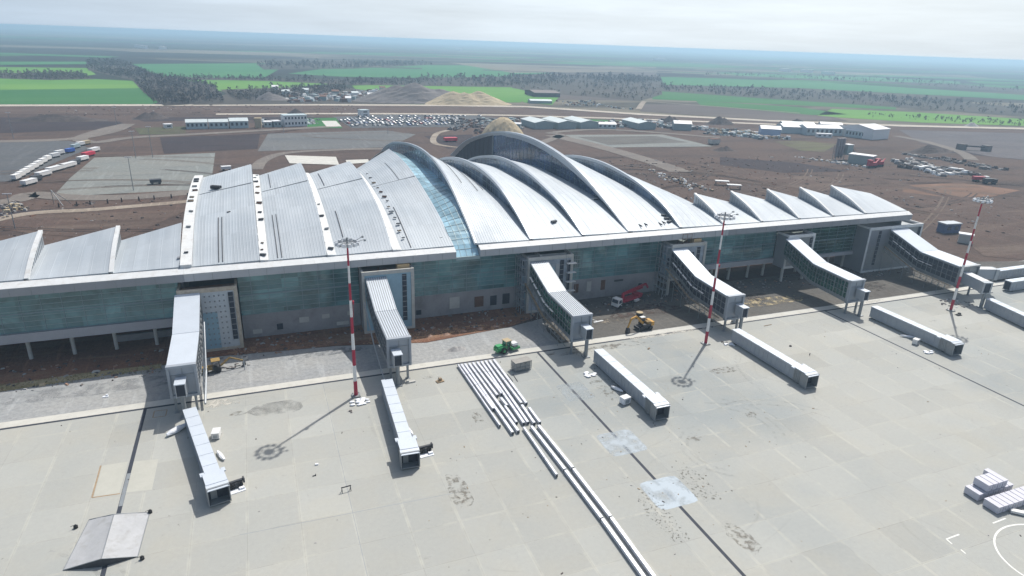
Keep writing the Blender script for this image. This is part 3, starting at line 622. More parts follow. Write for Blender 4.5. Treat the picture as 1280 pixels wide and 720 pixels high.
block((1197,303),(1214,305.5), 2.6, 2.8, 'lconc', 'bigwhite', 'pale shipping container on bare soil right of the terminal end', 'container', 'flat', 0)
for i, (x, y, w) in enumerate([(352,119,10),(378,117,8),(415,119,9),(440,121,8),(460,123,9),(475,114,7),(340,113,8),(400,126,8),(432,128,7)]):
    block((x,y),(x+w,y+.1), 12, 4, random.choice(['bigwhite','shed','office']), random.choice(['bigwhite','shedroof','tinted']), f'{["small white","pale","flat","low grey","square","tiny","lone","near","narrow"][i]} yard building beyond the earth road, {["far left of the yards","by the grey gravel heap","in the middle of the yards","right of the middle of the yards","by the spoil mound foot","at the field edge","behind the bare bushes","close to the road","closest to the road at the spoil mound"][i]}', 'yard building', 'gable', 0)
# far hamlet roofs
for i, (x, y) in enumerate([(175,60),(182,61),(205,62),(824,75),(830,76),(986,90),(1013,91),(575,63),(1040,94)]):
    block((x,y),(x+3.5,y+.05), 40, 9, 'bigwhite', 'bigwhite', f'distant white building speck {["at far left","right next to the far left one","third in the far left hamlet","above the dark wood gap","close right of the speck above the wood gap","left one of the far right pair","right one of the far right pair","below the middle of the horizon","beyond the far right pair"][i]}', 'building', 'flat')
# batching plant
c = G(1047, 200); t = thing('batching_plant', (c.x, c.y, 0), 'grey concrete batching plant with twin silos behind the right of the terminal', 'batching plant')
for k, x in enumerate((-2.2, 0, 2.2)): b = MB(); b.tube((x,0,3), (x,0,13), 1.0, 12); b.tube((x,0,1), (x,0,3), .3, 12, 1.0); b.build('silo', 'pink', t)
b = MB(); [b.beam((x,y,0),(x,y,9),.25) for x in (-3.2,3.2) for y in (-1.2,1.2)]; [b.beam((-3.2,y,z),(3.2,y,z),.2) for y in (-1.2,1.2) for z in (3,9)]; b.build('frame', 'steel', t)
b = MB(); b.box(4.2,8.4,-2,2,3.2,9); b.build('mixer_tower', 'shed', t); b = MB(); b.box(4,8.6,-2.2,2.2,9,9.3); b.build('roof', 'bigwhite', t)
b = MB(); b.beam((8,0,8),(15,-2,1.2),.9,.4); b.build('conveyor', 'steel', t)
# red machinery
def redmachine(px, s, label):
    c = G(*px); t = thing('crusher_machine', (c.x, c.y, 0), label, 'machine')
    b = MB(); b.box(-2.6*s,2.6*s,-1.2,1.2,1,3); b.cbox((-1.6*s,0,3),(2,2,1.4),0,0,1.3); b.build('body', 'red', t)
    b = MB(); [b.tube((x*s,-1.4,.7),(x*s,1.4,.7),.7,12) for x in (-1.8,0,1.8)]; b.build('wheels', 'black', t)
    b = MB(); b.beam((2.4*s,0,2.6),(5.2*s,.5,4.2),.7,.3); b.build('conveyor', 'red', t)
redmachine((1089,209.5), 1, 'red machine closest to the grey container shed'); redmachine((1098,208), .9, 'red machine on the right, next to the rubble')
# overpass far right
b = MB(); c0 = G(1201,187); c1 = G(1232,189)
t = thing('foot_bridge', (c0.x, c0.y, 0), 'small dark bridge between two abutments far right in the grey flats', 'bridge'); d = c1-c0
for q in (Vector((0,0,0)), d): b = MB(); b.cbox((q.x,q.y,0),(4,5,4)); b.build('abutment', 'gspoil', t)
b = MB(); b.beam((0,0,2.8),(d.x,d.y,2.8),3,.8); b.build('deck', 'dconc', t)
c = G(1225, 227); t = thing('parked_truck', (c.x, c.y, 0), 'red tipper truck parked at the edge of the rubble field', 'truck', rz=-.4)
b = MB(); b.box(-4,1.6,-1.2,1.2,1.1,2.7); b.build('body', 'red', t); b = MB(); b.box(1.8,3.6,-1.2,1.2,.8,2.9); b.build('cab', 'wpaint', t); b = MB(); [b.tube((x,-1.25,.55),(x,1.25,.55),.55,10) for x in (-3,-1.7,2.6)]; b.build('wheel', 'black', t)
c = G(1236, 230); t = thing('parked_truck', (c.x, c.y, 0), 'dark truck right of the red tipper truck', 'truck', rz=-.4)
b = MB(); b.box(-3,1.4,-1.2,1.2,1.1,2.9); b.build('body', 'dsteel', t); b = MB(); b.box(1.6,3.2,-1.2,1.2,.8,2.7); b.build('cab', 'dsteel', t); b = MB(); [b.tube((x,-1.25,.55),(x,1.25,.55),.55,10) for x in (-2,2.2)]; b.build('wheel', 'black', t)
# material platforms behind the right wing
for a, lab in (((902,231), 'white topped trestle behind the first right roof tooth'), ((917,236), 'second white topped trestle, nearer the roof teeth')):
    c = G(*a); t = thing('trestle', (c.x, c.y, 0), lab, 'trestle', rz=-.5)
    b = MB(); b.box(-3.2,3.2,-1.3,1.3,1.7,2.0); b.build('deck', 'white', t)
    for x in (-2.8,2.8):
        for y in (-1.1,1.1): b = MB(); b.box(x-.1,x+.1,y-.1,y+.1,0,1.7); b.build('leg', 'dsteel', t)
# ------------------------------------------------------------------ cars in the far car park (each one object: only a few pixels)
def car_mesh(col, nm):
    b = MB(); L, w = 3.9, 1.6
    b.yprism([(-L/2,.3),(-L/2,.75),(-L/2+.2,.85),(-L*.2,.9),(L*.25,.9),(L/2-.1,.8),(L/2,.65),(L/2,.3)], -w/2, w/2, 0)
    b.add([(-w/2+.05,-L*.36,.88),(w/2-.05,-L*.36,.88),(w/2-.05,L*.24,.88),(-w/2+.05,L*.24,.88),(-w/2+.2,-L*.26,1.32),(w/2-.2,-L*.26,1.32),(w/2-.2,L*.1,1.32),(-w/2+.2,L*.1,1.32)], [(4,5,6,7)], 0)
    b.add([(-w/2+.05,-L*.36,.88),(w/2-.05,-L*.36,.88),(w/2-.05,L*.24,.88),(-w/2+.05,L*.24,.88),(-w/2+.2,-L*.26,1.32),(w/2-.2,-L*.26,1.32),(w/2-.2,L*.1,1.32),(-w/2+.2,L*.1,1.32)], [(0,1,5,4),(1,2,6,5),(2,3,7,6),(3,0,4,7)], 1)
    for x in (-w/2, w/2):
        for y in (-L*.3, L*.3): b.tube((x-.06,y,.3),(x+.06,y,.3),.3,8,m=2)
    return b.build('parked_car', [mat('car_'+nm, col, .3, .2, .05, 1, .6), 'window', 'black'])
cars = [(car_mesh(c, n), n) for n, c in (('white', (.6,.6,.6)), ('silver', (.5,.52,.54)), ('dark', (.05,.05,.06)), ('blue', (.06,.12,.3)), ('red', (.4,.03,.03)))]
wts = [0,0,0,0,1,1,2,2,3,4]; used = set()
for r_, (y, xa, xb) in enumerate([(486,64,134),(494,62,140),(501,60,146),(509,60,150),(517,60,152),(526,66,156),(540,72,182)]):
    x = xa
    while x < xb:
        x += random.choice([3.0,3.1,3.2,6.4]) if r_ < 6 else random.choice([4,6,9,14])
        k = random.choice(wts); o, n = cars[k]
        if k in used: o = o.copy(); COL.objects.link(o)
        used.add(k); o.location = (x, y+random.uniform(-.5,.5)+(x-100)*.03, .06); o.rotation_euler.z = .35+random.choice([0, math.pi])+random.uniform(-.03,.03)
        tag(o, f'{n} car parked in the crowded rows behind the terminal', 'car', f'{n} cars in the far car park')
# ------------------------------------------------------------------ trailers and vans in two rows at the left lot
def van(px, rz, L, w, h, body, top, label, cat='trailer'):
    c = G(*px); t = thing('parked_van' if cat == 'van' else 'cargo_trailer', (c.x, c.y, .03), label, cat, rz=rz)
    b = MB(); b.box(-L/2,L/2,-w/2,w/2,.7,h); b.build('body', body, t)
    b = MB(); b.box(-L/2-.05,L/2+.05,-w/2-.05,w/2+.05,h,h+.12); b.build('roof', top, t)
    for x in (-L*.32, L*.32): b = MB(); b.tube((x,-w/2,.45),(x,w/2,.45),.45,8); b.build('wheel', 'black', t)
    return t
lab0 = ['nearest','second','third','fourth','fifth','sixth','seventh','eighth']
for i in range(8):
    f = i/7; van((21+f*39, 225-f*24), 1.35, 4.2, 1.9, 2.3, 'wpaint', 'wpaint', f'{lab0[i]} white box trailer from the near end of the left hand trailer row')
for i, (px, bd, lb) in enumerate([((69,197),'bigwhite','white van just beyond the left trailer row'),((75,193.5),'bigwhite','white van before the blue tarpaulin lorry'),((88,191),'cblue','lorry under a bright blue tarpaulin'),((95,185.5),'office','pale van beyond the blue lorry'),((101,182.5),'bigwhite','white van at the far end of the left row'),((108,181),'sand','beige van at the far end, right of the others')]):
    van(px, 1.0, 4.4, 2.0, 2.1, bd, bd, lb, 'van')
for i, (px, L, bd, tp, lb) in enumerate([((118,190),8,'bigwhite','bigwhite','white trailer beyond the red covered lorries'),((111,195.5),9,'cargored','cargored','larger lorry with a red cover'),((104,201),7,'bigwhite','bigwhite','white lorry with a red rear in front of the red cover'),((94,206),6,'dsteel','dsteel','black flatbed behind the long white roofs'),((84,210),13,'bigwhite','bigwhite','upper long white roofed trailer in the right row'),((70,214),12,'bigwhite','bigwhite','lower long white roofed trailer in the right row'),((55,220.5),9,'bigwhite','bigwhite','white trailer third from the near end of the right row'),((46,226),5,'dsteel','dsteel','dark low truck in the right row'),((37,231),8,'bigwhite','bigwhite','nearest white trailer of the right row')]):
    van(px, 1.15, L*.8, 2.4, 2.1, 'wpaint' if bd == 'bigwhite' else bd, tp, lb)
for px, col, lb in [((195,230),'dsteel','dark roller working on the pale parking lot'),((283,213),'bigwhite','white car behind the roof edge of the terminal'),((958,212),'bigwhite','white van')][:2]:
    van(px, .2, 4.2, 2.4, 1.9, col, col, lb, 'van')
van((563,177), .05, 8, 4, 2.4, 'cargored', 'cargored', 'long bright red covered trailer between the two great arches')
van((892,180.5), .0, 7, 4, 3.6, 'lconc', 'tinted', 'square grey cabin on wheels at the corner of the pale rear lot')
for i, (px, h, lb) in enumerate([((17,173),14,'slanting'),((146,156),11,'short'),((191,197),15,'taller'),((170,198),13,'thin'),((167,238),13,'nearest thin'),((19,286),11,'lower left'),((355,167),9,'small'),((485,168),9,'tiny'),((60,246),0,'')]):
    if not h: continue
    c = G(*px); t = thing('lamp_post', (c.x, c.y, 0), f'{lb} grey lamp post {["at the corner of the new asphalt lot","by the far left road fork","at the top edge of the pale lot","left of the taller one on the pale lot","standing on the lower half of the pale lot","in the brown dirt near the left frame edge","behind the middle rear lot","at the right end of the middle rear lot"][i]}', 'lamp post')
    b = MB(); b.tube((0,0,0),(0,0,h),.16,8,.1); b.build('pole', 'steel', t); b = MB(); b.box(-1.2,1.2,-.2,.2,h,h+.25); b.build('lamp_head', 'lamp', t)
c = G(74,256); t = thing('steel_tripod', (c.x, c.y, 0), 'pale steel frame standing by the bend below the pale parking lot', 'frame')
b = MB(); b.beam((-2,2,0),(-1.6,0,5.5),.18); b.beam((1.6,-2,0),(-1.6,0,5.5),.18); b.beam((3.4,1.5,0),(-1.6,0,5.5),.18); b.beam((-1.8,1,2.6),(0,-1,2.6),.12); b.build('frame', 'steel', t)
for i in range(9):
    c = G(75+i*20+random.uniform(-3,3), 259-i*1.6); b = MB(); b.cbox((0,0,0),(.5,.5,1.6),0,.2,.7); o = b.build('concrete_post', 'spoil'); o.location = (c.x,c.y,0); tag(o, 'dark stump like post along the pale dirt track', 'post', 'posts along the dirt track')
# ------------------------------------------------------------------ THE TERMINAL
TO = (45, 136, 0)
T = thing('terminal_building', TO, 'long airport terminal with silver sawtooth wings and tall glazed arches under construction', 'terminal')
def tp(b, name, mats, label=None, smooth=False): 
    o = b.build(name, mats, T, TO, smooth)
    if label: o['label'] = label
    return o
def roof(xl, xr, pl, pr, el, er, rib=.62, n=34, y0=134.0, name='roof_panel', mats=('roof','seam'), thick=.35, ribh=.035):
    nr = max(1, int(round((xr-xl)/rib))) if rib else 1; b = MB(); loops = []
    xs = [(0, 0)]
    if rib:
        for i in range(nr):
            x = (i+.5)/nr; e = .09/(xr-xl)
            xs += [(x-e, 0), (x-e*.6, ribh), (x+e*.6, ribh), (x+e, 0)]
    xs += [(1, 0)]
    for k in range(n+1):
        t = k/n; yl = y0+(el-y0)*t; yr = y0+(er-y0)*t; zl = pl(yl); zr = pr(yr)
        lp = [(xl+(xr-xl)*u, yl+(yr-yl)*u, zl+(zr-zl)*u+dz) for u, dz in xs]
        lp += [(xr, yr, zr-thick), (xl, yl, zl-thick)]; loops.append(lp)
    m = len(loops[0]); vs = [p for l in loops for p in l]; fs = []; ms = []
    for k in range(n):
        for i in range(m):
            j = (i+1) % m; fs.append((k*m+i, k*m+j, (k+1)*m+j, (k+1)*m+i)); ms.append(1 if (rib and 0 < i < m-3 and (i-1) % 4 in (0,2)) else 0)
    fs += [tuple(range(m-1,-1,-1)), tuple(range(n*m,(n+1)*m))]; ms += [0,0]
    b.v = vs; b.f = fs; b.m = ms
    return tp(b, name, list(mats))
Lp = Prof([(134,17.1),(142,19.3),(150,21.2),(160,22.6),(172,23.4),(185,23.5),(195,22.9),(207,21.3),(222,18)])
H1 = Prof([(134,17.3),(140,20.3),(148,22.8),(158,24.5),(170,25.7),(182,26.3),(194,26.1)])
H4 = Prof([(134,17.2),(145,20.7),(160,24.0),(178,26.8),(192,27.6),(206,27.5)])
A1 = Prof([(134,17.3),(138,19.5),(144,22.3),(151,25.2),(160,28),(170,29.8),(182,30.6),(195,30.2),(209,28.9),(228,26),(244,21.4),(256,15.5)])
A2 = Prof([(134,17.3),(140,20),(147,22.5),(156,25),(167,26.6),(180,27),(193,26.2),(206,24.3),(225,19),(236,14)])
A3 = Prof([(134,17.3),(144,21),(157,23.8),(171,25.8),(187,26.4),(206,24.5),(226,19.6),(240,14)])
A4 = Prof([(134,17.3),(147,22),(159,25.7),(173,28.8),(186,30.3),(201,31),(217,30.4),(237,27.9),(254,24.2),(269,20.2),(293,10)])
A5 = Prof([(134,17.3),(141,20.6),(151,23.4),(167,25.8),(178,26.4),(188,26.1),(202,24.5),(222,19),(236,13)])
LR = Prof([(134,17.1),(142,19.1),(151,20.9),(162,21.8),(178,22.3),(195,22.3),(208,21.2),(222,18.6),(240,13),(250,9)])
LZ = Prof([(134,17.1),(142,18.7),(155,19.9),(170,19.9),(185,18.3),(200,15),(210,12)])
SK = Prof([(132.5,14.9),(136,17.9),(142,20.9),(150,24.0),(157,24.9),(163,25.4),(174,26.1),(190,26.2),(205,25.2),(225,22),(245,17)])
LW = Prof([(134,17.05),(141,18.3),(148,19.4)]); HW = Prof([(134,17.2),(140,19.9),(148,22.4)])
# main left roofs (high edge on the right)
roof(-13.4, -1.1, Lp, H1, 193, 194); roof(.7, 12.0, Lp, H1, 193, 194); roof(13.9, 25.6, Lp, H1, 193, 194); roof(27.7, 39.4, Lp, H4, 200, 206)
# right roofs (high glazed edge on the left)
roof(44.2, 58.6, A1, LR, 252, 236); roof(57.7, 72.2, A2, LR, 236, 236, 1.9, ribh=.03); roof(71.3, 85.4, A3, LR, 240, 240, 1.9, ribh=.03); roof(84.0, 99.9, A4, LR, 292, 248, 1.9, ribh=.03); roof(99.0, 113.0, A5, LZ, 236, 208, 1.9, ribh=.03)
# wings
for xl, xr in ((-80.0,-67.0),(-66.8,-54.0),(-53.8,-40.6),(-40.4,-27.3),(-27.1,-15.6)): roof(xl, xr, LW, HW, 148, 148, 2.1, 10, ribh=.012, mats=('roof','roof'))
for xl, xr in ((113.1,125.3),(125.5,138.2),(138.4,150.5),(150.7,162.7),(162.9,179.2)): roof(xl, xr, HW, LW, 148, 147.5, 2.1, 10, ribh=.012, mats=('roof','roof'))
# clerestory gables of the wings
def tooth(x, w=.12):
    b = MB(); n = 8
    ys = [134+14*i/n for i in range(n+1)]
    b.yprism([(y, LW(y)-.1) for y in ys]+[(y, HW(y)-.05) for y in reversed(ys)], x-w, x+w, 0)
    for i in range(1, 13):
        y = 134+14*i/13; b.box(x-w-.06, x+w+.06, y-.05, y+.05, LW(y), HW(y)-.1, 1)
    b.loft([[(x-w-.25,y,HW(y)-.35),(x+w+.25,y,HW(y)-.35),(x+w+.25,y,HW(y)+.14),(x-w-.25,y,HW(y)+.14)] for y in ys], 2)
    tp(b, 'clerestory', ['lsteel', 'steel', 'white'])
for x in (-66.9,-53.9,-40.5,-27.2,113.05,125.4,138.3,150.6,162.8): tooth(x)
# white valley gutters
def band(x0, x1, p, y1, dz, name='valley_gutter', dz2=None):
    b = MB(); n = 26; b.loft([[(x0,y,p(y)-.3),(x1,y,p(y)-.3),(x1,y,p(y)+(dz2 if dz2 is not None else dz)),(x0,y,p(y)+dz)] for y in [133.7+(y1-133.7)*i/n for i in range(n+1)]]); tp(b, name, 'white')
for x0, x1 in ((-1.0,.65),(12.1,13.85),(25.7,27.6)): band(x0, x1, Lp, 193.5, .34, dz2=.2)
band(-15.5, -13.45, Lp, 193.5, .55, 'gable_trim')
def sidewall(x0, x1, plo, phi, y1, mats, name, y0=134.3, step=3.3, th=.1, top=-.1, mframe=1, hz=True):
    """glazed wall in a vertical plane between two roof profiles"""
    b = MB(); n = 40; ys = [y0+(y1-y0)*i/n for i in range(n+1)]; x = (x0+x1)/2
    b.loft([[(x-th/2,y,plo(y)-.1),(x+th/2,y,plo(y)-.1),(x+th/2,y,max(phi(y)+top, plo(y))),(x-th/2,y,max(phi(y)+top, plo(y)))] for y in ys])
    y = y0+step
    while y < y1-1:
        if phi(y)-plo(y) > .8: b.box(x-th/2-.07, x+th/2+.07, y-.06, y+.06, plo(y), phi(y)-.1, mframe)
        y += step
    if hz:
        for lev in (1.8, 3.6, 5.4, 7.2):
            seg = [y for y in ys if phi(y)-plo(y) > lev+.4]
            if len(seg) > 1: b.loft([[(x-th/2-.05,y,plo(y)+lev-.05),(x+th/2+.05,y,plo(y)+lev-.05),(x+th/2+.05,y,plo(y)+lev+.05),(x-th/2-.05,y,plo(y)+lev+.05)] for y in seg], mframe)
    tp(b, name, mats)
gl = lambda k: Prof([(134,k),(300,k)])
class Off:
    def __init__(s, p, d): s.p = p; s.d = d
    def __call__(s, y): return s.p(y)+s.d
class MinP:
    def __init__(s, *p): s.q = p
    def __call__(s, y): return min(p(y) for p in s.q)
sidewall(44.9, 44.9, SK, A1, 250, ['archglass2','lmull'], 'arch_glazing')
for X, A, e in ((58.6,A2,232),(72.2,A3,236),(85.4,A4,237),(99.9,A5,232)): sidewall(X, X, LR, A, e, ['archglass' if X == 85.4 else 'archglass2','mull' if X == 85.4 else 'lmull'], 'arch_glazing')
b = MB(); ys = [237.3+i*5.4 for i in range(11)]; b.loft([[(85.1,y,3),(85.7,y,3),(85.7,y,max(A4(y)-.2,3.5)),(85.1,y,max(A4(y)-.2,3.5))] for y in ys]); [b.box(84.95,85.85,y-.15,y+.15,4,A4(y)-.2,1) for y in ys[1:-1]]; tp(b, 'arch_cladding', ['hole','dsteel'], 'dark unglazed rear part of the tallest arch')
b = MB(); b.box(84.9,85.9,236.9,237.3,8,A4(237)-.1); tp(b, 'arch_pier', 'steel')
# arch fascia bands
def fascia(X, A, e, hmax, w=1.0, m='archband'):
    b = MB(); n = 48; L = []
    for i in range(n+1):
        t = i/n; y = 134+(e-134)*t; h = hmax*min(1, .12+t*2.6)*min(1, .3+(1-t)*4)
        z = A(y); L.append([(X-w,y,z-h),(X-w+.25,y,z-h),(X-.02,y,z+.12),(X-w,y,z+.12)])
    b.loft(L); tp(b, 'arch_fascia', m)
fascia(44.9, A1, 252, .6, .5); fascia(58.6, A2, 236, .8, .8); fascia(72.2, A3, 240, .8, .8); fascia(85.4, A4, 237, 1.7, 1.2); fascia(99.9, A5, 236, .7, .8)
b = MB(); b.loft([[(84.5,y,A4(y)-.6),(85.6,y,A4(y)-.6),(85.6,y,A4(y)+.15),(84.5,y,A4(y)+.15)] for y in [237.2+i*5.5 for i in range(11)]]); tp(b, 'arch_fascia', 'dsteel')
# skylight
b = MB(); n = 44; ys = [132.6+(240-132.6)*i/n for i in range(n+1)]
HS = Prof([(132.5,14.8),(136,17.6),(145,20.45),(160,23.8),(178,26.6),(192,27.4),(206,27.2),(225,23),(245,17)])
sk = lambda u, y, d=0: HS(y)*(1-u)+SK(y)*u+d
b.loft([[(39.3,y,sk(0,y,-.12)),(44.9,y,sk(1,y,-.12)),(44.9,y,sk(1,y)),(39.3,y,sk(0,y))] for y in ys])
for k in range(1, 4): u = k/4; x = 39.3+5.6*u; b.loft([[(x-.04,y,sk(u,y)),(x+.04,y,sk(u,y)),(x+.04,y,sk(u,y,.06)),(x-.04,y,sk(u,y,.06))] for y in ys], 1)
y = 134
while y < 238: b.hexa([(39.35,y,sk(0,y)),(44.8,y,sk(1,y)),(44.8,y+.08,sk(1,y+.08)),(39.35,y+.08,sk(0,y+.08)),(39.35,y,sk(0,y,.07)),(44.8,y,sk(1,y,.07)),(44.8,y+.08,sk(1,y+.08,.07)),(39.35,y+.08,sk(0,y+.08,.07))], 1); y += 2.3
tp(b, 'skylight', ['sky','lmull'], 'glass skylight strip coloured like reflected sky, sloping down beside the first great arch')
for X in (-1.05, 12.05, 25.65): sidewall(X, X, Lp, H1, 193, ['lsteel','steel'], 'roof_edge_wall', th=.08, hz=False)
# thin expansion joint across the left roofs + short seams
for xl, xr, pr in ((-13.2,-1.3,H1),(.9,11.8,H1),(14.1,25.4,H1),(27.9,39.2,H4)):
    y = 170; b = MB(); zl = Lp(y)+.1; zr = pr(y)+.1; b.hexa([(xl,y,zl-.1),(xr,y,zr-.1),(xr,y+.25,zr-.1),(xl,y+.25,zl-.1),(xl,y,zl+.04),(xr,y,zr+.04),(xr,y+.25,zr+.04),(xl,y+.25,zl+.04)]); tp(b, 'expansion_joint', 'steel')
def cable(x, f, p0, p1, y0, y1, w=.14):
    b = MB(); n = 10; b.loft([[(x-w/2,y,(p0(y)*(1-f)+p1(y)*f)+.05),(x+w/2,y,(p0(y)*(1-f)+p1(y)*f)+.05),(x+w/2,y,(p0(y)*(1-f)+p1(y)*f)+.16),(x-w/2,y,(p0(y)*(1-f)+p1(y)*f)+.16)] for y in [y0+(y1-y0)*i/n for i in range(n+1)]]); tp(b, 'lifeline_rail', 'dsteel')
cable(-8.6,.39,Lp,H1,134.5,151); cable(-7.9,.44,Lp,H1,134.5,151); cable(2.4,.13,Lp,H1,134.5,152); cable(3.2,.2,Lp,H1,134.5,152); cable(3.0,.2,Lp,H1,172,190); cable(16.2,.2,Lp,H1,140,152); cable(16,.19,Lp,H1,172,188); cable(29.9,.18,Lp,H4,134.5,153); cable(35,.62,Lp,H4,170,190)
cable(48.5,.25,A1,LR,158,182,.12); cable(52.2,.5,A1,LR,156,180,.12); cable(55,.72,A1,LR,160,176,.1)
# eaves
def eave(x0, x1):
    b = MB()
    b.hexa([(x0,132,14.75),(x1,132,14.75),(x1,135.4,14.95),(x0,135.4,14.95),(x0,132,16.25),(x1,132,16.25),(x1,135.4,16.6),(x0,135.4,16.6)], 0)
    b.hexa([(x0,131.95,16.26),(x1,131.95,16.26),(x1,133.6,16.62),(x0,133.6,16.62),(x0,131.95,16.34),(x1,131.95,16.34),(x1,133.6,17.02),(x0,133.6,17.02)], 1)
    b.box(x0, x1, 133.62, 134.3, 16.3, 16.72, 2)
    x = math.ceil(x0/3.3)*3.3
    while x < x1-.3: b.box(x-.04, x+.04, 131.96, 132.02, 14.78, 16.22, 3); x += 3.3
    tp(b, 'eave_fascia', ['fascia' if x0 < -20 or x0 > 100 else 'fascia_light', 'white', 'dsteel', 'steel'])
eave(-80, -14.9); eave(-14.88, 39.4); eave(45.0, 113.0); eave(113.02, 179.4)
b = MB(); b.box(39.4,45,132.2,132.5,14.2,14.95); tp(b, 'skylight_sill', 'lmull')
# facade glazing
def facade(x0, x1, z0, zm, y=135.5, m='glass', st=3.3, zt=14.8, hs=1.05):
    b = MB(); b.box(x0, x1, y, y+.08, z0, zt)
    x = math.ceil(x0/st)*st
    while x < x1: b.box(x-.06, x+.06, y-.06, y+.2, z0, zt, 1); x += st
    z = z0
    while z < zt: b.box(x0, x1, y-.04, y+.14, z-.035, z+.035, 3); z += hs
    if zm: b.box(x0, x1, y-.05, y+.3, zm-.12, zm+.12, 2)
    tp(b, 'glass_facade', [m,'mull','mull','lmull'])
facade(-80, -16.6, 6.4, 10.1); facade(-5.7, 18.4, 5.2, 9.6); facade(29.6, 56.3, 5.4, 9.6); facade(68.0, 95.3, 5.4, 9.6); facade(106, 132.6, 6.0, 10); facade(142.2, 162.3, 5.6, 9.6, m='gglass')
for xa, xb, zt in ((-5.7,18.4,5.15),(29.6,56.3,5.35),(68,95.3,5.35)): b = MB(); b.box(xa,xb,135.4,135.9,-.1,zt); tp(b, 'concrete_wall', 'conc')
for i, (x, z, w, h, m) in enumerate([(1.5,1.2,1.2,1.3,'hole'),(6.5,2.2,2,1.2,'lconc'),(11,2.6,1.6,1,'lconc'),(-3,.8,1.8,1,'lconc'),(14.5,.6,2.6,.8,'lconc'),(16.2,2.7,1.2,.9,'lconc'),(31.5,.9,1.2,1.1,'hole'),(46,1.2,2.2,2.6,'tinted'),(49.6,1.2,1.6,2.4,'hole'),(52.8,1.2,1.8,2.6,'hole'),(40,1.5,2.4,2.8,'lconc'),(71.5,2,1.2,2.3,'tinted'),(75,2,1.2,2.6,'lconc'),(79,2,1.2,2.6,'tinted'),(83.5,3.8,2.6,.5,'dsteel'),(90,1.6,1,1,'hole')]):
    b = MB(); b.box(x-w/2,x+w/2,135.3,135.5,z,z+h); tp(b, 'wall_opening' if m == 'hole' else 'wall_patch', m)
# interior floors, core walls and undersides so the glass has depth behind it
b = MB()
b.box(-80,-16,135.7,147.6,4.5,6.3,2); b.box(105,179,135.7,147.4,4.4,5.5,2)
b.box(-16,113,136,190,9.5,9.9,0); b.box(-80,-16,135.8,147.6,9.9,10.2,0); b.box(113,179,135.8,147.4,9.8,10.1,0)
tp(b, 'floor_slab', ['inner','inner','conc'])
b = MB(); b.box(-80,-16.5,147.7,148.1,4.5,18.8); b.box(-16,-15.6,136,193,0,18.5); b.box(-15.6,113,150,150.4,.0,17,1); b.box(-15.6,40,189,189.5,0,21.5); b.box(40,113,206,206.5,0,16); b.box(113,179,147.5,147.9,4.5,18.8); b.box(178.7,179.1,134.6,147.5,4.5,17); b.box(112.6,113,148,208,0,16)
tp(b, 'rear_wall', ['fascia','inner'])
for xa, xb, zt in ((-80,-16.6,6.35),(105.8,132.6,5.95),(142.2,162.3,5.55)): b = MB(); b.box(xa,xb,134.9,135.7,4.55,zt); tp(b, 'floor_band', 'bandgrey')
for q in ((-80,-17,147.0,147.4),(106,178,152,152.4)): b = MB(); b.box(*q,0,4.45); tp(b, 'undercroft_shade_wall', 'dconc')  # unseen back wall added near-black so the wing undersides stay dark
b = MB(); b.box(-30,-17,141,141.4,0,1.4); tp(b, 'plinth', 'conc')
for x in [-72.6,-65.4,-58.2,-51,-43.8,-36.6,-29.4,-22.2,108,114,120,126.5,132,144,150,156,162,170]:
    b = MB(); b.tube((x,137.6,-.1),(x,137.6,4.5),.36,12); tp(b, 'column', 'lconc')
for x in (111,118,125,147,155):
    b = MB(); b.tube((x,144,-.1),(x,144,4.5),.36,12); tp(b, 'column', 'lconc')
# ------------------------------------------------------------------ clutter lying on the roof
def rclut(x, y, z, s, mats, label, kind='roofing_bundle'):
    t = thing(kind, (x,y,z), label, 'bundle', 'bundles of roofing material on the roof', random.uniform(-.5,.5))
    b = MB(); b.box(-s*.55,s*.55,-s*.35,s*.35,0,s*.28); b.build('sheets', mats[0], t)
    b = MB(); b.box(-s*.6,s*.6,-s*.2,-s*.08,.0,s*.36); b.box(-s*.6,s*.6,s*.1,s*.2,.0,s*.36); b.build('strap', mats[1], t)
names = {-14.4:'left end gable trim', -.2:'first white valley gutter', 13:'second white valley gutter', 26.6:'third white valley gutter', 29:'dark strip beside the third valley gutter'}
for x, p, ys_ in ((-14.4,Lp,[138,148,156,163,166,172,176,182,185]),(-.2,Lp,[135.5,137.5,140,150,154,160,168,174,180,186,190]),(13,Lp,[136,144,150,157]),(29,Lp,[138,141,144,147,150,153,157,160,164,168,173,179,185])):
    for y in ys_: rclut(x+random.uniform(-.3,.3), y, p(y)+.6 if x == -14.4 else p(y)+.36, random.uniform(.45,1.05), random.choice([('dsteel','steel'),('steel','dsteel'),('tinted','steel'),('steel','lsteel'),('wood','steel')]), f'small dark bundle lying on the {names[x]}')
rclut(-9.5,172,Lp(172)+.9,2.0,('black','dsteel'),'largest dark bundle near the top of the leftmost big roof panel'); rclut(-6.5,153,(Lp(153)+H1(153))/2+.15,.6,('black','wpaint'),'tiny black and white item in the middle of the leftmost big roof panel')
rclut(66.5,140,LR(140)*.4+A2(140)*.6-.2,1.3,('dsteel','steel'),'dark crate low on the roof panel between the second and third arch'); rclut(37.5,137.5,H4(137.5)-.3,.7,('black','dsteel'),'small black item low at the right corner of the panel beside the skylight')
rclut(84.0,152,LR(152)+.1,1.3,('dsteel','wpaint'),'dark item lying at the foot of the tallest arch glazing')
for i,y in enumerate((137,138.6,140.3)): rclut(97.8+i*.2, y, LR(y)+.15, 1.1, ('dsteel','steel'), 'small dark bundle lying in the gutter below the fifth arch')
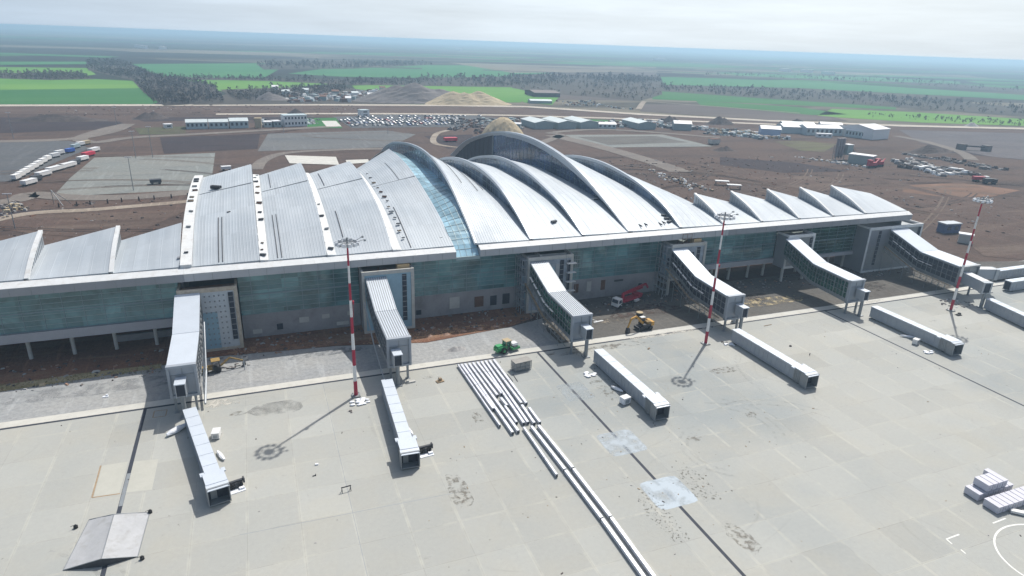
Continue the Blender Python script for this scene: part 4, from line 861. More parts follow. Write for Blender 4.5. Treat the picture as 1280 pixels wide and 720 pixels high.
for i,(x,y) in enumerate([(88.5,136),(90.3,136.4),(94.6,136.3),(96,136.9)]):
    z = A4(y)+(LR(y)-A4(y))*((x-84)/15.9); b = MB(); b.box(x-.07,x+.07,y-1.0,y+1.0,z,z+.3); o = b.build('guard_rail','dsteel',None,(x,y,z)); tag(o, 'short dark rail standing on the panel right of the tallest arch', 'rail', 'short rails on the roof')
# ------------------------------------------------------------------ gate towers
def tower(x0, x1, y0, ztop, zb, label, front, trim, deck, slot=None, frame=True, side='steel', y1=135.3, openings=0, blotch=None):
    t = thing('gate_tower', ((x0+x1)/2, y0, 0), label, 'stair tower', 'gate towers along the terminal'); off = ((x0+x1)/2, y0, 0)
    b = MB(); b.box(x0+.3,x1-.3,y0+.15,y0+.4,zb+.4,ztop-.8); b.build('front_panel', front, t, off)
    for xa in (x0, x1-.3): b = MB(); b.box(xa,xa+.3,y0+.1,y1,zb,ztop-.5); b.build('side_wall', side, t, off)
    b = MB(); b.box(x0+.3,x1-.3,y0+.5,y1,ztop-1.2,ztop-.9); b.build('roof_deck', deck, t, off)
    b = MB(); b.box(x0-.1,x1+.1,y0-.05,y0+.35,ztop-.8,ztop); b.box(x0-.1,x0+.35,y0+.35,y1,ztop-.48,ztop); b.box(x1-.35,x1+.1,y0+.35,y1,ztop-.48,ztop); b.build('parapet', trim, t, off)
    if frame: b = MB(); b.box(x0-.12,x0+.45,y0-.08,y0+.14,zb,ztop-.82); b.box(x1-.55,x1+.12,y0-.08,y0+.14,zb,ztop-.82); b.box(x0+.46,x1-.56,y0-.06,y0+.14,zb,zb+.6); b.build('corner_frame', trim, t, off)
    if slot: b = MB(); b.box(slot-.45,slot+.45,y0-.02,y0+.14,zb+2.2,ztop-1.2); [b.box(slot-.5,slot+.5,y0-.06,y0-.02,z,z+.12,1) for z in np.arange(zb+3, ztop-1.4, 1.2)]; b.build('stair_window', ['hole','steel'], t, off)
    if blotch:
        for (u0,u1,v0,v1,m) in blotch: b = MB(); b.box(x0+(x1-x0)*u0,x0+(x1-x0)*u1,y0+.08,y0+.15,zb+(ztop-zb)*v0,zb+(ztop-zb)*v1); b.build('insulation_panel', m, t, off)
    return t, off
insul = mat('patchy_insulation', (.33,.37,.42), .7, 0, .35, .5, .3, (.13,.17,.24))
M['insul'] = insul; M['beige'] = mat('beige_render',(.46,.40,.32),.85,0,.25,.8,.2,(.30,.22,.16))
M['dotpanel'] = mat('dotted_panel', (.50,.53,.55), .6, 0, .12, 1.1, .3, (.36,.42,.48))
t, off = tower(-16.4,-5.9,131,13.4,-.1,'first gate tower from the left, pale dotted front with light blue sheathing and rusty parapet','dotpanel','beige','rust',-7.1,side='lsteel',blotch=[(.32,.62,.02,.62,'lblue'),(.02,.3,.05,.9,'dotpanel')])
b = MB(); b.box(-16.2,-6.1,131.3,131.7,12.6,13.3); b.build('rusty_beam','rust',t,off)
for i in range(50):
    x=-11.9+(i%5)*.85; z=1.2+(i//5)*1.15; b = MB(); b.box(x,x+.26,131.0,131.12,z,z+.26); b.build('anchor_plate','steel',t,off)
t, off = tower(18.5,29.4,130.5,14.0,-.1,'second gate tower, light blue smooth front framed in concrete with an orange box on top','lblue','lconc','conc',27.4,side='conc')
b = MB(); b.box(26.2,28.8,131.6,133.4,12.81,14.6); b.build('roof_box','orange',t,off)
b = MB(); b.beam((20,131.6,13.3),(24,133.4,13.3),.25); b.beam((22,131.2,13.3),(22.6,134.6,13.3),.3); b.build('roof_beam','rust',t,off)
t, off = tower(56.4,67.8,131,13.7,-.1,'third gate tower, patchy unfinished insulation with white parapet frame','insul','lconc','conc',65.0,side='insul',blotch=[(.62,.7,.2,.85,'lsteel'),(.88,.97,.1,.9,'hole'),(.44,.6,.5,.8,'lblue')])
for k in range(5): b = MB(); b.box(66.0,68.4,129.9,130.9,2.5+k*2.3,2.62+k*2.3); b.build('scaffold_deck','wpaint',t,off)
b = MB(); [b.tube((x,y,-.1),(x,y,13.6),.05,6) for x in (66,68.4) for y in (129.9,130.8)]; b.build('scaffold_pole','steel',t,off)
def flank(x, y0, y1, z0, z1):
    b = MB(); ys_ = [y0+(y1-y0)*i/3 for i in range(4)]
    for y in ys_: b.tube((x,y,z0),(x,y,z1),.06,6); b.tube((x-1.1,y,z0),(x-1.1,y,z1),.06,6)
    z = z0+1.9
    while z < z1: [b.beam((xx,y0,z),(xx,y1,z),.08) for xx in (x, x-1.1)]; [b.beam((x,y,z),(x-1.1,y,z),.07) for y in ys_]; b.beam((x-.55,y0,z-.06),(x-.55,y1,z-.06),.9,.05); z += 1.9
    return b
flank(56.0,131,135.2,-.1,13.4).build('flank_scaffold','lsteel',t,off)
for (v0,v1,y0_,y1_,m_) in [(2,4.6,131.3,132.6,'lblue'),(6,9,133,134.6,'lblue'),(9.4,12.2,131.4,133,'lsteel'),(4.8,7,131.4,132.4,'hole'),(10,12,133.6,134.9,'hole')]: b = MB(); b.box(56.3,56.4,y0_,y1_,v0,v1); b.build('insulation_panel',m_,t,off)
b = MB(); b.box(59.5,60,131.5,135,12.9,13.9); b.box(57,67,133,133.3,12.9,13.6); b.build('roof_beam','lconc',t,off)
t, off = tower(95.5,105.8,131,13.8,4.2,'fourth gate tower, patchy insulation with scaffold cage and small tan box on top','insul','lconc','conc',103.6,side='insul',blotch=[(.7,.78,.2,.85,'lsteel'),(.5,.66,.3,.75,'hole')])
b = MB(); b.box(102.5,104.8,132,133.6,12.61,14.5); b.build('roof_box','orange',t,off)
b = MB(); [b.tube((x,y,12.6),(x,y,16.2),.05,6) for x in (98.6,100,101.4) for y in (131.6,133.4)]; [b.beam((98.6,y,z),(101.4,y,z),.07) for y in (131.6,133.4) for z in (13.8,15,16.1)]; b.build('scaffold_cage','tinted',t,off)
flank(95.1,131,135.2,-.1,13.6).build('flank_scaffold','lsteel',t,off)
for (v0,v1,y0_,y1_,m_) in [(5,7.6,131.3,132.8,'lblue'),(8,10.4,133,134.8,'lblue'),(10.6,12.6,131.4,133,'lsteel'),(7.8,10,131.4,132.4,'hole')]: b = MB(); b.box(95.4,95.5,y0_,y1_,v0,v1); b.build('insulation_panel',m_,t,off)
for x in (96.2,105): b = MB(); b.tube((x,132,-.1),(x,132,4.2),.4,12); b.build('column','lconc',t,off)
t, off = tower(132.8,142.0,131,13.5,4.0,'fifth gate tower, plain smooth grey with thin white parapet','steel','white','steel',141,side='fascia')
for x in (133.6,141.2): b = MB(); b.tube((x,132,-.1),(x,132,4),.4,12); b.build('column','lconc',t,off)
t, off = tower(162.5,183.6,131,13.6,-.1,'sixth and widest gate tower at the right end, plain grey with a narrow dark slot','steel','white','steel',166.8,side='fascia',y1=141)
b = MB(); b.box(182.2,183.2,130.98,131.1,8,12.6); b.build('stair_window','hole',t,off)
# ------------------------------------------------------------------ fixed passenger bridges
def pbridge(x0, x1, label, cfg):
    xc = (x0+x1)/2; t = thing('passenger_bridge', (xc,120,0), label, 'passenger bridge', 'fixed passenger bridges'); off = (xc,120,0)
    yT = cfg.get('yt', 130.9); sec = [(yT,12.7,7.9),(120.2,9.15,4.0),(108.6,8.6,3.3)]; mid = lambda y: None
    def at(y, k):
        for a, c in zip(sec, sec[1:]):
            if y <= a[0]+1e-6 and y >= c[0]-1e-6: f = (a[0]-y)/(a[0]-c[0]); return a[k]+(c[k]-a[k])*f
    ys = [s_[0] for s_ in sec]
    # roof in two slopes with thin joint, seams when ribbed
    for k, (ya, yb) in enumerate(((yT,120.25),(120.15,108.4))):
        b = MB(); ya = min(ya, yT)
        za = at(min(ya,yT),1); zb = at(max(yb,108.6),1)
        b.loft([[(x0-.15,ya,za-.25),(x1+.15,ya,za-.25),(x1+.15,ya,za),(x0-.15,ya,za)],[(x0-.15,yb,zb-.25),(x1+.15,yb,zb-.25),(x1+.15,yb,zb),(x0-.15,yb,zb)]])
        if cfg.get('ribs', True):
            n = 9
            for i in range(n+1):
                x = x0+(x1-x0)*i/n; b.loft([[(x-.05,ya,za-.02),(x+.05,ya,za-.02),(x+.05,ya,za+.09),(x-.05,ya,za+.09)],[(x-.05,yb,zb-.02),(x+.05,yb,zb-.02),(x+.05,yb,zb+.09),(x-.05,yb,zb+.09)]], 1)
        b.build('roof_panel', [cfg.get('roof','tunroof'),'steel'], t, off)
    b = MB(); b.loft([[(x0,y,at(y,2)-.35),(x1,y,at(y,2)-.35),(x1,y,at(y,2)),(x0,y,at(y,2))] for y in ys]); b.build('floor', 'steel', t, off)
    for side, x in (('l',x0),('r',x1)):
        sgn = -1 if side == 'l' else 1; st = cfg.get(side, 'glass')
        g = MB(); g.loft([[(x-.05,y,at(y,2)+.6),(x+.05,y,at(y,2)+.6),(x+.05,y,at(y,1)-.6),(x-.05,y,at(y,1)-.6)] for y in ys]); g.build('side_glazing' if st == 'glass' else 'side_panel', {'glass':'gglass','dark':'hole','metal':'tun'}[st], t, off)
        b = MB(); X = x+sgn*.06
        for lo, hi in (((2,.0),(2,.62)),((1,-.62),(1,-.25))):
            b.loft([[(X-.09,y,at(y,lo[0])+lo[1]),(X+.09,y,at(y,lo[0])+lo[1]),(X+.09,y,at(y,hi[0])+hi[1]),(X-.09,y,at(y,hi[0])+hi[1])] for y in ys])
        n = cfg.get('bays', 15)
        for i in range(n+1):
            y = yT-(yT-108.7)*i/n; w = .05 if i % 3 else .1; b.box(X-.08,X+.08,y-w,y+w,at(y,2)+.6,at(y,1)-.6)
        for f in (.33,.66): b.loft([[(X-.07,y,(at(y,2)+.6)*(1-f)+(at(y,1)-.6)*f-.05),(X+.07,y,(at(y,2)+.6)*(1-f)+(at(y,1)-.6)*f-.05),(X+.07,y,(at(y,2)+.6)*(1-f)+(at(y,1)-.6)*f+.05),(X-.07,y,(at(y,2)+.6)*(1-f)+(at(y,1)-.6)*f+.05)] for y in ys])
        b.build('side_frame', cfg.get('framem','steel'), t, off)
        if cfg.get('truss') and side == cfg.get('truss_side','l'):
            b = MB(); X = x+sgn*.9; m_ = 12
            for i in range(m_):
                ya = yT-(yT-109)*i/m_; yb = yT-(yT-109)*(i+1)/m_
                zl, zl2 = at(ya,2)-1.7, at(yb,2)-1.7
                b.beam((X,ya,zl),(X,yb,zl2),.12); b.beam((X,ya,at(ya,2)-.2),(X,yb,at(yb,2)-.2),.12); b.beam((X,ya,zl),(X,ya,at(ya,2)+.9),.1); b.beam((X,ya,zl),(X,yb,at(yb,2)-.2),.08); b.beam((X,ya,zl),(x,ya,at(ya,2)-.3),.08)
                b.beam((X,ya,at(ya,2)+.9),(X,yb,at(yb,2)+.9),.06)
                if i % 2 == 0: b.beam((X,ya,zl),(X,ya,-.1),.09)
            b.build('scaffold', 'steel', t, off)
            b = MB()
            for i in range(0, m_): ya = yT-(yT-109)*i/m_; yb = yT-(yT-109)*(i+1)/m_; b.beam((X-.3,ya-.1,at(ya,2)-.15),(X-.3,yb+.1,at(yb,2)-.15),.5,.08)
            b.build('walkway_deck', 'wood', t, off)
            b = MB()
            for i in (1,2,3,4,5,6): ya = yT-(yT-113)*i/8; yb = yT-(yT-113)*(i+.8)/8; b.beam((X-.1,ya,at(ya,2)+2.9),(X-.1,yb,at(yb,2)+2.9),.35,.1)
            b.build('guard_board', 'wpaint', t, off)
    # front portal
    b = MB(); b.box(x0-.2,x0+.2,107.9,108.6,3.0,8.5); b.box(x1-.2,x1+.2,107.9,108.6,3.0,8.5); b.box(x0-.22,x1+.22,107.8,108.6,8.3,8.72); b.box(x0+.2,x1-.2,108.3,108.6,3.1,8.3); b.box(x0-.2,x1+.2,107.95,108.6,2.8,3.2)
    b.build('end_wall', cfg.get('endm','tun'), t, off)
    b = MB(); b.box(xc-.06,xc+.06,108.22,108.3,6.9,8.3); b.box(x0+.2,x1-.2,108.22,108.3,6.8,6.9); b.build('panel_joint', 'steel', t, off)
    if cfg.get('rot', True):
        rx = cfg['rx']; r = MB(); r.box(rx-.78,rx-.66,105.4,107.9,4.1,6.5); r.box(rx+.66,rx+.78,105.4,107.9,4.1,6.5); r.box(rx-.66,rx+.66,105.7,107.9,4.1,4.25); r.box(rx-.66,rx+.66,107.0,107.2,4.25,6.5)
        ro = r.build('rotunda', 'lsteel', t, off)
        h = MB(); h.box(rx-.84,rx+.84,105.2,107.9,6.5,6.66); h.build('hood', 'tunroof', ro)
        h = MB(); h.box(rx-.65,rx+.65,105.62,105.7,4.26,6.49); h.build('opening', 'hole', ro)
        for ob in ro.children: ob.data.transform(Matrix.Translation((-off[0],-off[1],0)))
        b = MB(); b.tube((rx,106.2,0),(rx,106.2,4.1),.38,16); b.cbox((rx,106.2,0),(1.4,1.4,.18)); b.build('support_column', 'steel', t, off)
    for lx, ly in cfg['legs']: b = MB(); b.box(lx-.19,lx+.19,ly-.19,ly+.19,.0,3.1); b.cbox((lx,ly,0),(.8,.8,.06)); b.build('leg', 'steel', t, off)
    return t, off
t, off = pbridge(-16.7,-12.6,'first fixed bridge from the left, smooth white roof, pale diagonal pipe along its right side',dict(rx=-14.9,legs=[(-16.3,108.3),(-13.2,108.3)],l='metal',r='dark',ribs=False))
b = MB(); b.tube((-12.0,126,8.5),(-12.0,117.5,2.4),.16,8); b.tube((-12.0,117.5,2.4),(-11.9,108,1.0),.2,8); b.build('side_pipe','lsteel',t,off)
b = MB(); [b.beam((-12.2,128-i*1.6,8.2-i*.5),(-12.2,127.4-i*1.6,4.5-i*.35),.12) for i in range(11)]; b.build('side_brace','lsteel',t,off)
t, off = pbridge(19.3,23.4,'second fixed passenger bridge, ribbed grey roof and a stair rail down its left side',dict(rx=20.6,legs=[(19.7,108.4),(22.9,108.4)],l='dark',r='metal'))
b = MB(); b.beam((18.3,128,8.2),(18.3,118,3.4),.12,.7); b.beam((18.3,118,3.4),(18.3,107,.8),.1,.5); [b.beam((18.3,128-i*1.7,8.3-i*.66),(18.3,128-i*1.7,7.0-i*.66),.07) for i in range(12)]; b.build('stair_rail','lsteel',t,off)
pbridge(56.9,61.0,'third fixed passenger bridge, white upper roof, green glazed left side above a scaffold walkway',dict(rx=59.4,legs=[(57.1,108.4),(60.6,108.4)],truss=True,bays=17))
pbridge(95.4,99.6,'fourth fixed passenger bridge, half clad left side wrapped in dark scaffold',dict(rx=98.3,legs=[(95.8,108.4),(99.2,108.4)],l='dark',truss=True,ribs=False,framem='steel'))
pbridge(131.8,136.0,'fifth fixed passenger bridge, fully green glazed side and no scaffold',dict(rx=134.6,legs=[(132.3,108.4),(135.6,108.4)],bays=22,ribs=False))
t, off = pbridge(170.6,177.2,'sixth fixed passenger bridge at the right end, widest one with two splayed connector arms',dict(rot=False,legs=[(171.5,108.4),(176.4,108.4)],truss=True,ribs=False,l='dark',endm='steel'))
for p, q, cx in (((172.5,108,5.6),(170.9,101.6,5.4),(170.8,100.9)),((178,110,5.6),(184.0,108.6,5.4),(184.6,108.4))):
    b = MB(); b.beam(p,q,2.1,2.7); b.build('connector_arm','tun',t,off)
    b = MB(); b.beam((p[0],p[1],p[2]+1.45),(q[0],q[1],q[2]+1.45),2.3,.16); b.build('arm_roof','white',t,off)
    d = (Vector(q)-Vector(p)).normalized(); e = Vector(q)+d*1.0; b = MB(); b.beam(q, e, 2.6, 3.0); b.build('rotunda','lsteel',t,off); b = MB(); b.beam(e, e+d*.08, 1.6, 2.4); b.build('opening','hole',t,off)
    b = MB(); b.tube((cx[0],cx[1],0),(cx[0],cx[1],4.1),.42,14); b.cbox((cx[0],cx[1],0),(1.6,1.6,.2)); b.build('support_column','steel',t,off)
b = MB(); b.box(163,171,131.1,131.6,8.0,12.9); b.build('link_wall','fascia',t,off)
# ------------------------------------------------------------------ floodlight masts
def mast(x, y, h, label):
    t = thing('floodlight_mast', (x,y,0), label, 'light mast', 'red and white floodlight masts')
    nb = 9; r0, r1 = .34, .15
    for k in range(nb):
        z0 = h*.94*k/nb; z1 = h*.94*(k+1)/nb; b = MB(); b.tube((0,0,z0),(0,0,z1),r0+(r1-r0)*k/nb,14,r0+(r1-r0)*(k+1)/nb)
        b.build('red_band' if k % 2 == 0 else 'white_band', 'red' if k % 2 == 0 else 'wpaint', t, None, False)
    b = MB(); b.cbox((0,0,0),(1.5,1.5,.25)); [b.tube((a,c,.25),(a,c,.5),.06,6) for a in (-.5,.5) for c in (-.5,.5)]; b.build('base_plate','steel',t)
    b = MB(); b.tube((0,0,h*.94),(0,0,h),.14,10); b.tube((0,0,h*.962),(0,0,h*.966),.8,16); n = 16  # flat disc added below the lamps to fill out the cast shadow
    for R_, z in ((1.65,h*.965),(1.0,h*.985)):
        for i in range(n):
            a0 = 2*math.pi*i/n; a1 = 2*math.pi*(i+1)/n; b.beam((R_*math.cos(a0),R_*math.sin(a0),z),(R_*math.cos(a1),R_*math.sin(a1),z),.05)
    for i in range(8): a = 2*math.pi*i/8; b.beam((0,0,h*.96),(1.65*math.cos(a),1.65*math.sin(a),h*.965),.07); b.beam((1.65*math.cos(a),1.65*math.sin(a),h*.965),(1.0*math.cos(a),1.0*math.sin(a),h*.985),.05)
    b.build('lamp_ring','steel',t)
    for i in range(12):
        a = 2*math.pi*i/12+.1; c = Vector((1.75*math.cos(a),1.75*math.sin(a),h*.968)); u = Vector((math.cos(a),math.sin(a),0))
        b = MB(); b.cbox((c.x,c.y,c.z-.28),(.5,.62,.5),0,a,.8); fl = b.build('floodlight','lamp',t)
        g = MB(); p = c+u*.26+Vector((0,0,-.05)); g.cbox((p.x,p.y,p.z-.2),(.05,.5,.36),0,a); g.build('lens','lampglass',fl)
    b = MB(); b.beam((1.4,0,h*.97),(2.9,-.3,h*.985),.07); b.beam((1.4,.5,h*.97),(2.7,.8,h*.995),.07); b.cbox((2.8,-.3,h*.975),(.35,.35,.25)); b.cbox((2.6,.8,h*.985),(.35,.35,.25)); b.build('davit_arm','steel',t)
    b = MB(); [b.beam((.36,-.1+i*.2,h*.52),(.36,-.1+i*.2,h*.62),.04) for i in (0,1)]; b.box(.3,.55,-.2,.2,h*.60,h*.62); b.build('service_box','red',t)
    return t
mast(12.7,104.6,29.4,'red and white floodlight mast at left, white sacks round its foot by the second bridge')
mast(87.4,103.9,29.4,'red and white floodlight mast in the middle, next to the fourth bridge')
mast(160.6,101.6,29.4,'red and white floodlight mast at the right end, in front of the sixth bridge')
# ------------------------------------------------------------------ boarding tunnels lying on the apron
def ltunnel(p0, p1, label, bellows=True, z=.32, first=True):
    p0 = Vector((*p0,0)); p1 = Vector((*p1,0)); d = p1-p0; L = d.length; rz = math.atan2(d.y,d.x)
    t = thing('boarding_tunnel', (p0.x,p0.y,0), label, 'boarding tunnel', 'boarding tunnels lying on the apron', rz)
    w = .92; h = 2.65
    b = MB(); b.box(0,L-3.6,-w,w,z,z+h-.1); n = int((L-4)/1.15)
    for i in range(n+1):
        x = .1+i*(L-3.9)/n
        for s_ in (-1,1): b.box(x-.05,x+.05,s_*w-.05,s_*w+.05,z+.1,z+h-.2)
    for s_ in (-1,1): b.box(0,L-3.6,s_*(w+.03)-.05,s_*(w+.03)+.05,z,z+.22,1); b.box(0,L-3.6,s_*(w+.03)-.05,s_*(w+.03)+.05,z+h-.3,z+h-.1,1)
    b.build('tunnel_body',['tun','lsteel'],t)
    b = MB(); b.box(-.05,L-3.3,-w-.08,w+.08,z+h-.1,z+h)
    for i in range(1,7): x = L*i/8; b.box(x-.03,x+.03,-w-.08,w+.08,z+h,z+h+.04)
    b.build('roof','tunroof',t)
    b = MB(); b.box(-.04,.0,-w+.15,w-.15,z+.2,z+h-.3); b.build('rear_opening','hole',t)
    b = MB(); w2 = 1.42; x0 = L-3.6; b.box(x0,L-1.5,-w2+.2,w2-.2,z,z+h+.05); [b.box(x0+.25+i*.42,x0+.33+i*.42,-w2+.12,w2-.12,z+.1,z+h) for i in range(5)]; b.build('cab','steel' if bellows else 'tun',t)
    b = MB(); b.box(x0-.1,L-.9,-w2+.05,w2-.05,z+h+.06,z+h+.2); b.hexa([(L-.9,-w2,z+h+.02),(L+.1,-w2,z+h-.25),(L+.1,w2,z+h-.25),(L-.9,w2,z+h+.02),(L-.9,-w2,z+h+.14),(L+.1,-w2,z+h-.15),(L+.1,w2,z+h-.15),(L-.9,w2,z+h+.14)]); b.box(x0-.6,x0+.3,w2-.35,w2+.2,z+h-.1,z+h+.1); b.box(x0-.6,x0+.3,-w2-.2,-w2+.35,z+h-.1,z+h+.1); b.build('cab_roof','tunroof',t)
    b = MB(); b.box(L-1.5,L,-w2,-w2+.12,z-.1,z+h); b.box(L-1.5,L,w2-.12,w2,z-.1,z+h); b.box(L-1.5,L-.1,-w2+.12,w2-.12,z-.1,z+.05); b.box(L-1.5,L-.15,-w2+.12,w2-.12,z+h-.15,z+h+.0); b.build('portal_frame','steel',t)
    b = MB(); b.box(L-1.5,L-1.42,-w2+.12,w2-.12,z+.05,z+h-.15); b.build('portal_opening','hole',t)
    b = MB(); b.box(L-1.4,L-1.32,-.9,-.1,z+.1,z+2); b.box(L-1.38,L-1.3,.3,.8,z+1.4,z+2.0); b.build('inner_door','steel',t)
    for x in (1.5,L-2.5):
        b = MB(); b.box(x-.25,x+.25,-w,w,0,z); b.build('trestle','dsteel',t)
    return t
ltunnel((-13.8,103.6),(-8.9,80.9),'leftmost boarding tunnel on the apron, lying below the first bridge')
ltunnel((18.1,103.6),(17.1,80.5),'boarding tunnel lying in front of the second bridge, open end towards the viewer')
ltunnel((60.5,103.2),(60.7,80.3),'boarding tunnel lying below the third bridge, white folded sheet leaning by its left side')
ltunnel((94.4,103.2),(94.6,81.0),'boarding tunnel lying below the fourth bridge beside the white sacks')
ltunnel((136.8,104.4),(136.4,82.4),'boarding tunnel lying alone in front of the fifth bridge')
ltunnel((171,99.6),(165.6,77.6),'boarding tunnel cut by the right frame edge, in front of the connector arms')
ltunnel((190.4,107.5),(213,107.5),'boarding tunnel pointing right at the frame edge with a dark open rear')
ltunnel((196,115.2),(220,115.2),'rearmost boarding tunnel at the right frame edge behind the dark opening')
# wheel units, cabinets, wrapped parts around the tunnels
def wheelunit(x, y, rz, label):
    t = thing('wheel_carriage', (x,y,0), label, 'wheel unit', rz=rz)
    for s_ in (-.75,-.4,.4,.75): b = MB(); b.tube((s_-.13,0,.5),(s_+.13,0,.5),.5,16); b.build('tyre','black',t)
    b = MB(); b.box(-1.1,1.1,-.18,.18,.9,1.15); b.box(-.2,.2,-.4,.4,.3,.95); b.box(-1.2,-1.0,-.3,.3,.55,1.3); b.box(1.0,1.2,-.3,.3,.55,1.3); b.build('axle_frame','dsteel',t)
    b = MB(); b.cbox((-.1,-.9,0),(2.2,.9,.1)); b.cbox((.6,-.8,.1),(.7,.4,.25)); b.build('foil','plastic',t)
wheelunit(-7.0,84.3,.25,'black twin wheel unit standing right of the leftmost tunnel end')
wheelunit(20.2,84.2,.1,'black twin wheel unit standing right of the second tunnel')
def cabinet(px, d, rz, m, label, name='equipment_cabinet', cat='cabinet'):
    c = G(*px); t = thing(name,(c.x,c.y,0),label,cat,rz=rz)
    b = MB(); b.box(-d[0]/2,d[0]/2,-d[1]/2,d[1]/2,.12,d[2]); b.build('housing',m,t)
    b = MB(); b.box(-d[0]/2-.05,d[0]/2+.05,-d[1]/2-.05,d[1]/2+.05,d[2],d[2]+.06); b.build('lid','white',t)
    b = MB(); b.box(-d[0]/2,d[0]/2,-d[1]/2+.05,-d[1]/2+.15,0,.12); b.box(-d[0]/2,d[0]/2,d[1]/2-.15,d[1]/2-.05,0,.12); b.build('skid','dsteel',t)
    b = MB(); b.box(-d[0]*.3,d[0]*.3,-d[1]/2-.03,-d[1]/2,.3,d[2]-.3); b.build('door','lsteel',t)
cabinet((271,546),(1.1,1.7,1.1),-.15,'wpaint','white cabinet standing on the apron right of the leftmost tunnel')
cabinet((781,504),(1.6,1.2,1.3),.2,'plastic','white folded panel box beside the third tunnel')
cabinet((1144,430),(1.3,1.0,1.2),.3,'wpaint','small white cabinet left of the fifth tunnel end')
cabinet((917,402),(.9,.7,1.8),0,'lsteel','narrow grey cabinet by the fourth bridge leg')
def wrapped(x, y, rz, L, w, h, label):
    b = MB(); loops = []; n = 9
    for k in range(n+1):
        u = k/n; s_ = math.sin(math.pi*min(max(u,.04),.96))**.4; X = (u-.5)*L
        loops.append([(X, w*.5*s_*math.cos(a)*random.uniform(.8,1.1), h*.45+h*.5*s_*math.sin(a)*random.uniform(.85,1.1)) for a in [2*math.pi*i/9 for i in range(9)]])
    b.loft(loops); o = b.build('wrapped_part','plastic'); o.location = (x,y,.02); o.rotation_euler.z = rz; tag(o,label,'wrapped part')
a = G(218,541); wrapped(a.x+.4,a.y+.2,.75,3.6,1.2,.9,'crumpled sheet wrapped roll leaning left of the leftmost tunnel start')
a = G(276,573); wrapped(a.x,a.y+.4,-1.2,2.8,.7,.6,'white wrapped tube beside the leftmost tunnel near its open end')
a = G(513,541); wrapped(a.x,a.y,-1.45,2.4,.5,.6,'white wrapped tube beside the second tunnel')
a = G(771,488); wrapped(a.x,a.y,-1.1,2.6,.6,.7,'white wrapped tube left of the third tunnel above the folded panel')
a = G(1134,422); wrapped(a.x,a.y,-.7,3.0,.6,.6,'white wrapped tube left of the fifth tunnel')
def bags(px, n, r, label, mats=('plastic',), s0=.62):
    c = G(*px); b = MB()
    t = thing('sandbag_pile', (c.x,c.y,0), label, 'sack pile')
    for i in range(n):
        a = random.uniform(0,6.28); q = random.random()**.6*r*1.1; x,y = q*1.7*math.cos(a),q*math.sin(a); s_ = s0*.72*random.uniform(.7,1.3)
        L = []
        for u in (-.9,-.6,0,.6,.9):
            k = math.sqrt(1-u*u*.9); L.append([(x+u*s_, y+.7*s_*k*math.cos(v), .3*s_+.32*s_*k*math.sin(v)) for v in [2*math.pi*j/8 for j in range(8)]])
        b = MB(); b.loft(L); b.build('sack', random.choice(mats), t, None, True)
bags((450,503),16,1.0,'white sacks heaped at the foot of the left floodlight mast')
bags((914,431),8,.75,'white sacks on the apron right of the middle mast foot')
bags((735,469),9,.8,'white sacks left of the third tunnel start')
bags((1162,441),8,.8,'white sacks left of the fifth tunnel open end')
bags((1195,379),40,2.6,'wide pile of pale stones and sacks around the foot of the right mast',('plastic','rubble','gspoil'),.5)
bags((905,428),4,.4,'few dark lumps beside the white sacks at the middle mast',('spoil',),.4)
# ------------------------------------------------------------------ long silver ducts
D = [((572.5,457.5),(625,534),.28,'thin outermost'),((576.5,457),(617,513),.5,'leftmost wide'),((581,456.3),(641,543),.5,'third from the left'),((586,455.6),(648,541),.5,'fourth from the left'),((591,454.9),(622,496),.5,'fifth from the left, short'),((596.3,454.2),(627.5,494),.5,'sixth from the left, short'),((601.5,453.4),(655,531),.5,'seventh from the left'),((606.5,452.6),(660,530),.5,'eighth from the left'),((611.5,451.8),(652,506),.5,'second from the right'),((617,451),(658,506),.5,'rightmost wide'),
     ((626,499),(634,509),.5,'stubby tilted'),((631,509),(646,530),.42,'short lower left'),((652,508),(668,531),.5,'short right end'),((661,511),(675,530),.45,'last short one on the right'),
     ((654.5,536),(696,596),.34,'lone thin one lying below the group'),((664,534.5),(706,589),.5,'upper piece of the left row'),((706.6,590),(752,650),.5,'middle piece of the left row'),((752.6,651),(805,724),.5,'lowest piece of the left row'),((673,533.5),(716,587),.5,'upper piece of the right row'),((716.6,588),(763,648),.5,'middle piece of the right row'),((763.6,649),(818,724),.5,'lowest piece of the right row')]
for p, q, w, lab in D:
    a = G(*p,.2); c = G(*q,.2); d = c-a; L = d.length; rz = math.atan2(d.y,d.x)
    t = thing('ventilation_duct',(a.x,a.y,0),f'{lab} silver duct among those laid out on the apron' if 'row' not in lab and 'lone' not in lab else f'{lab} of silver ducts running down the apron' if 'row' in lab else f'{lab} of silver ducts',  'duct','silver ducts laid out on the apron',rz)
    b = MB(); w = w*.84; b.box(0,L,-w/2,w/2,.1,.62); b.build('duct_shell','alu',t)
    b = MB(); k = max(1,int(L/4)); [b.box(i*L/k-.03 if 0 < i < k else (0 if i == 0 else L-.06), i*L/k+.03 if 0 < i < k else (.06 if i == 0 else L),-w/2-.03,w/2+.03,.08,.65) for i in range(k+1)]; b.build('flange','steel',t)
    b = MB(); b.box(-.02,0,-w/2+.04,w/2-.04,.14,.46); b.box(L,L+.02,-w/2+.04,w/2-.04,.14,.46); b.build('duct_mouth','hole',t)
    b = MB(); [b.box(x,x+.12,-w/2-.05,w/2+.05,0,.08) for x in (L*.12,L*.85)]; b.build('batten','wood',t)
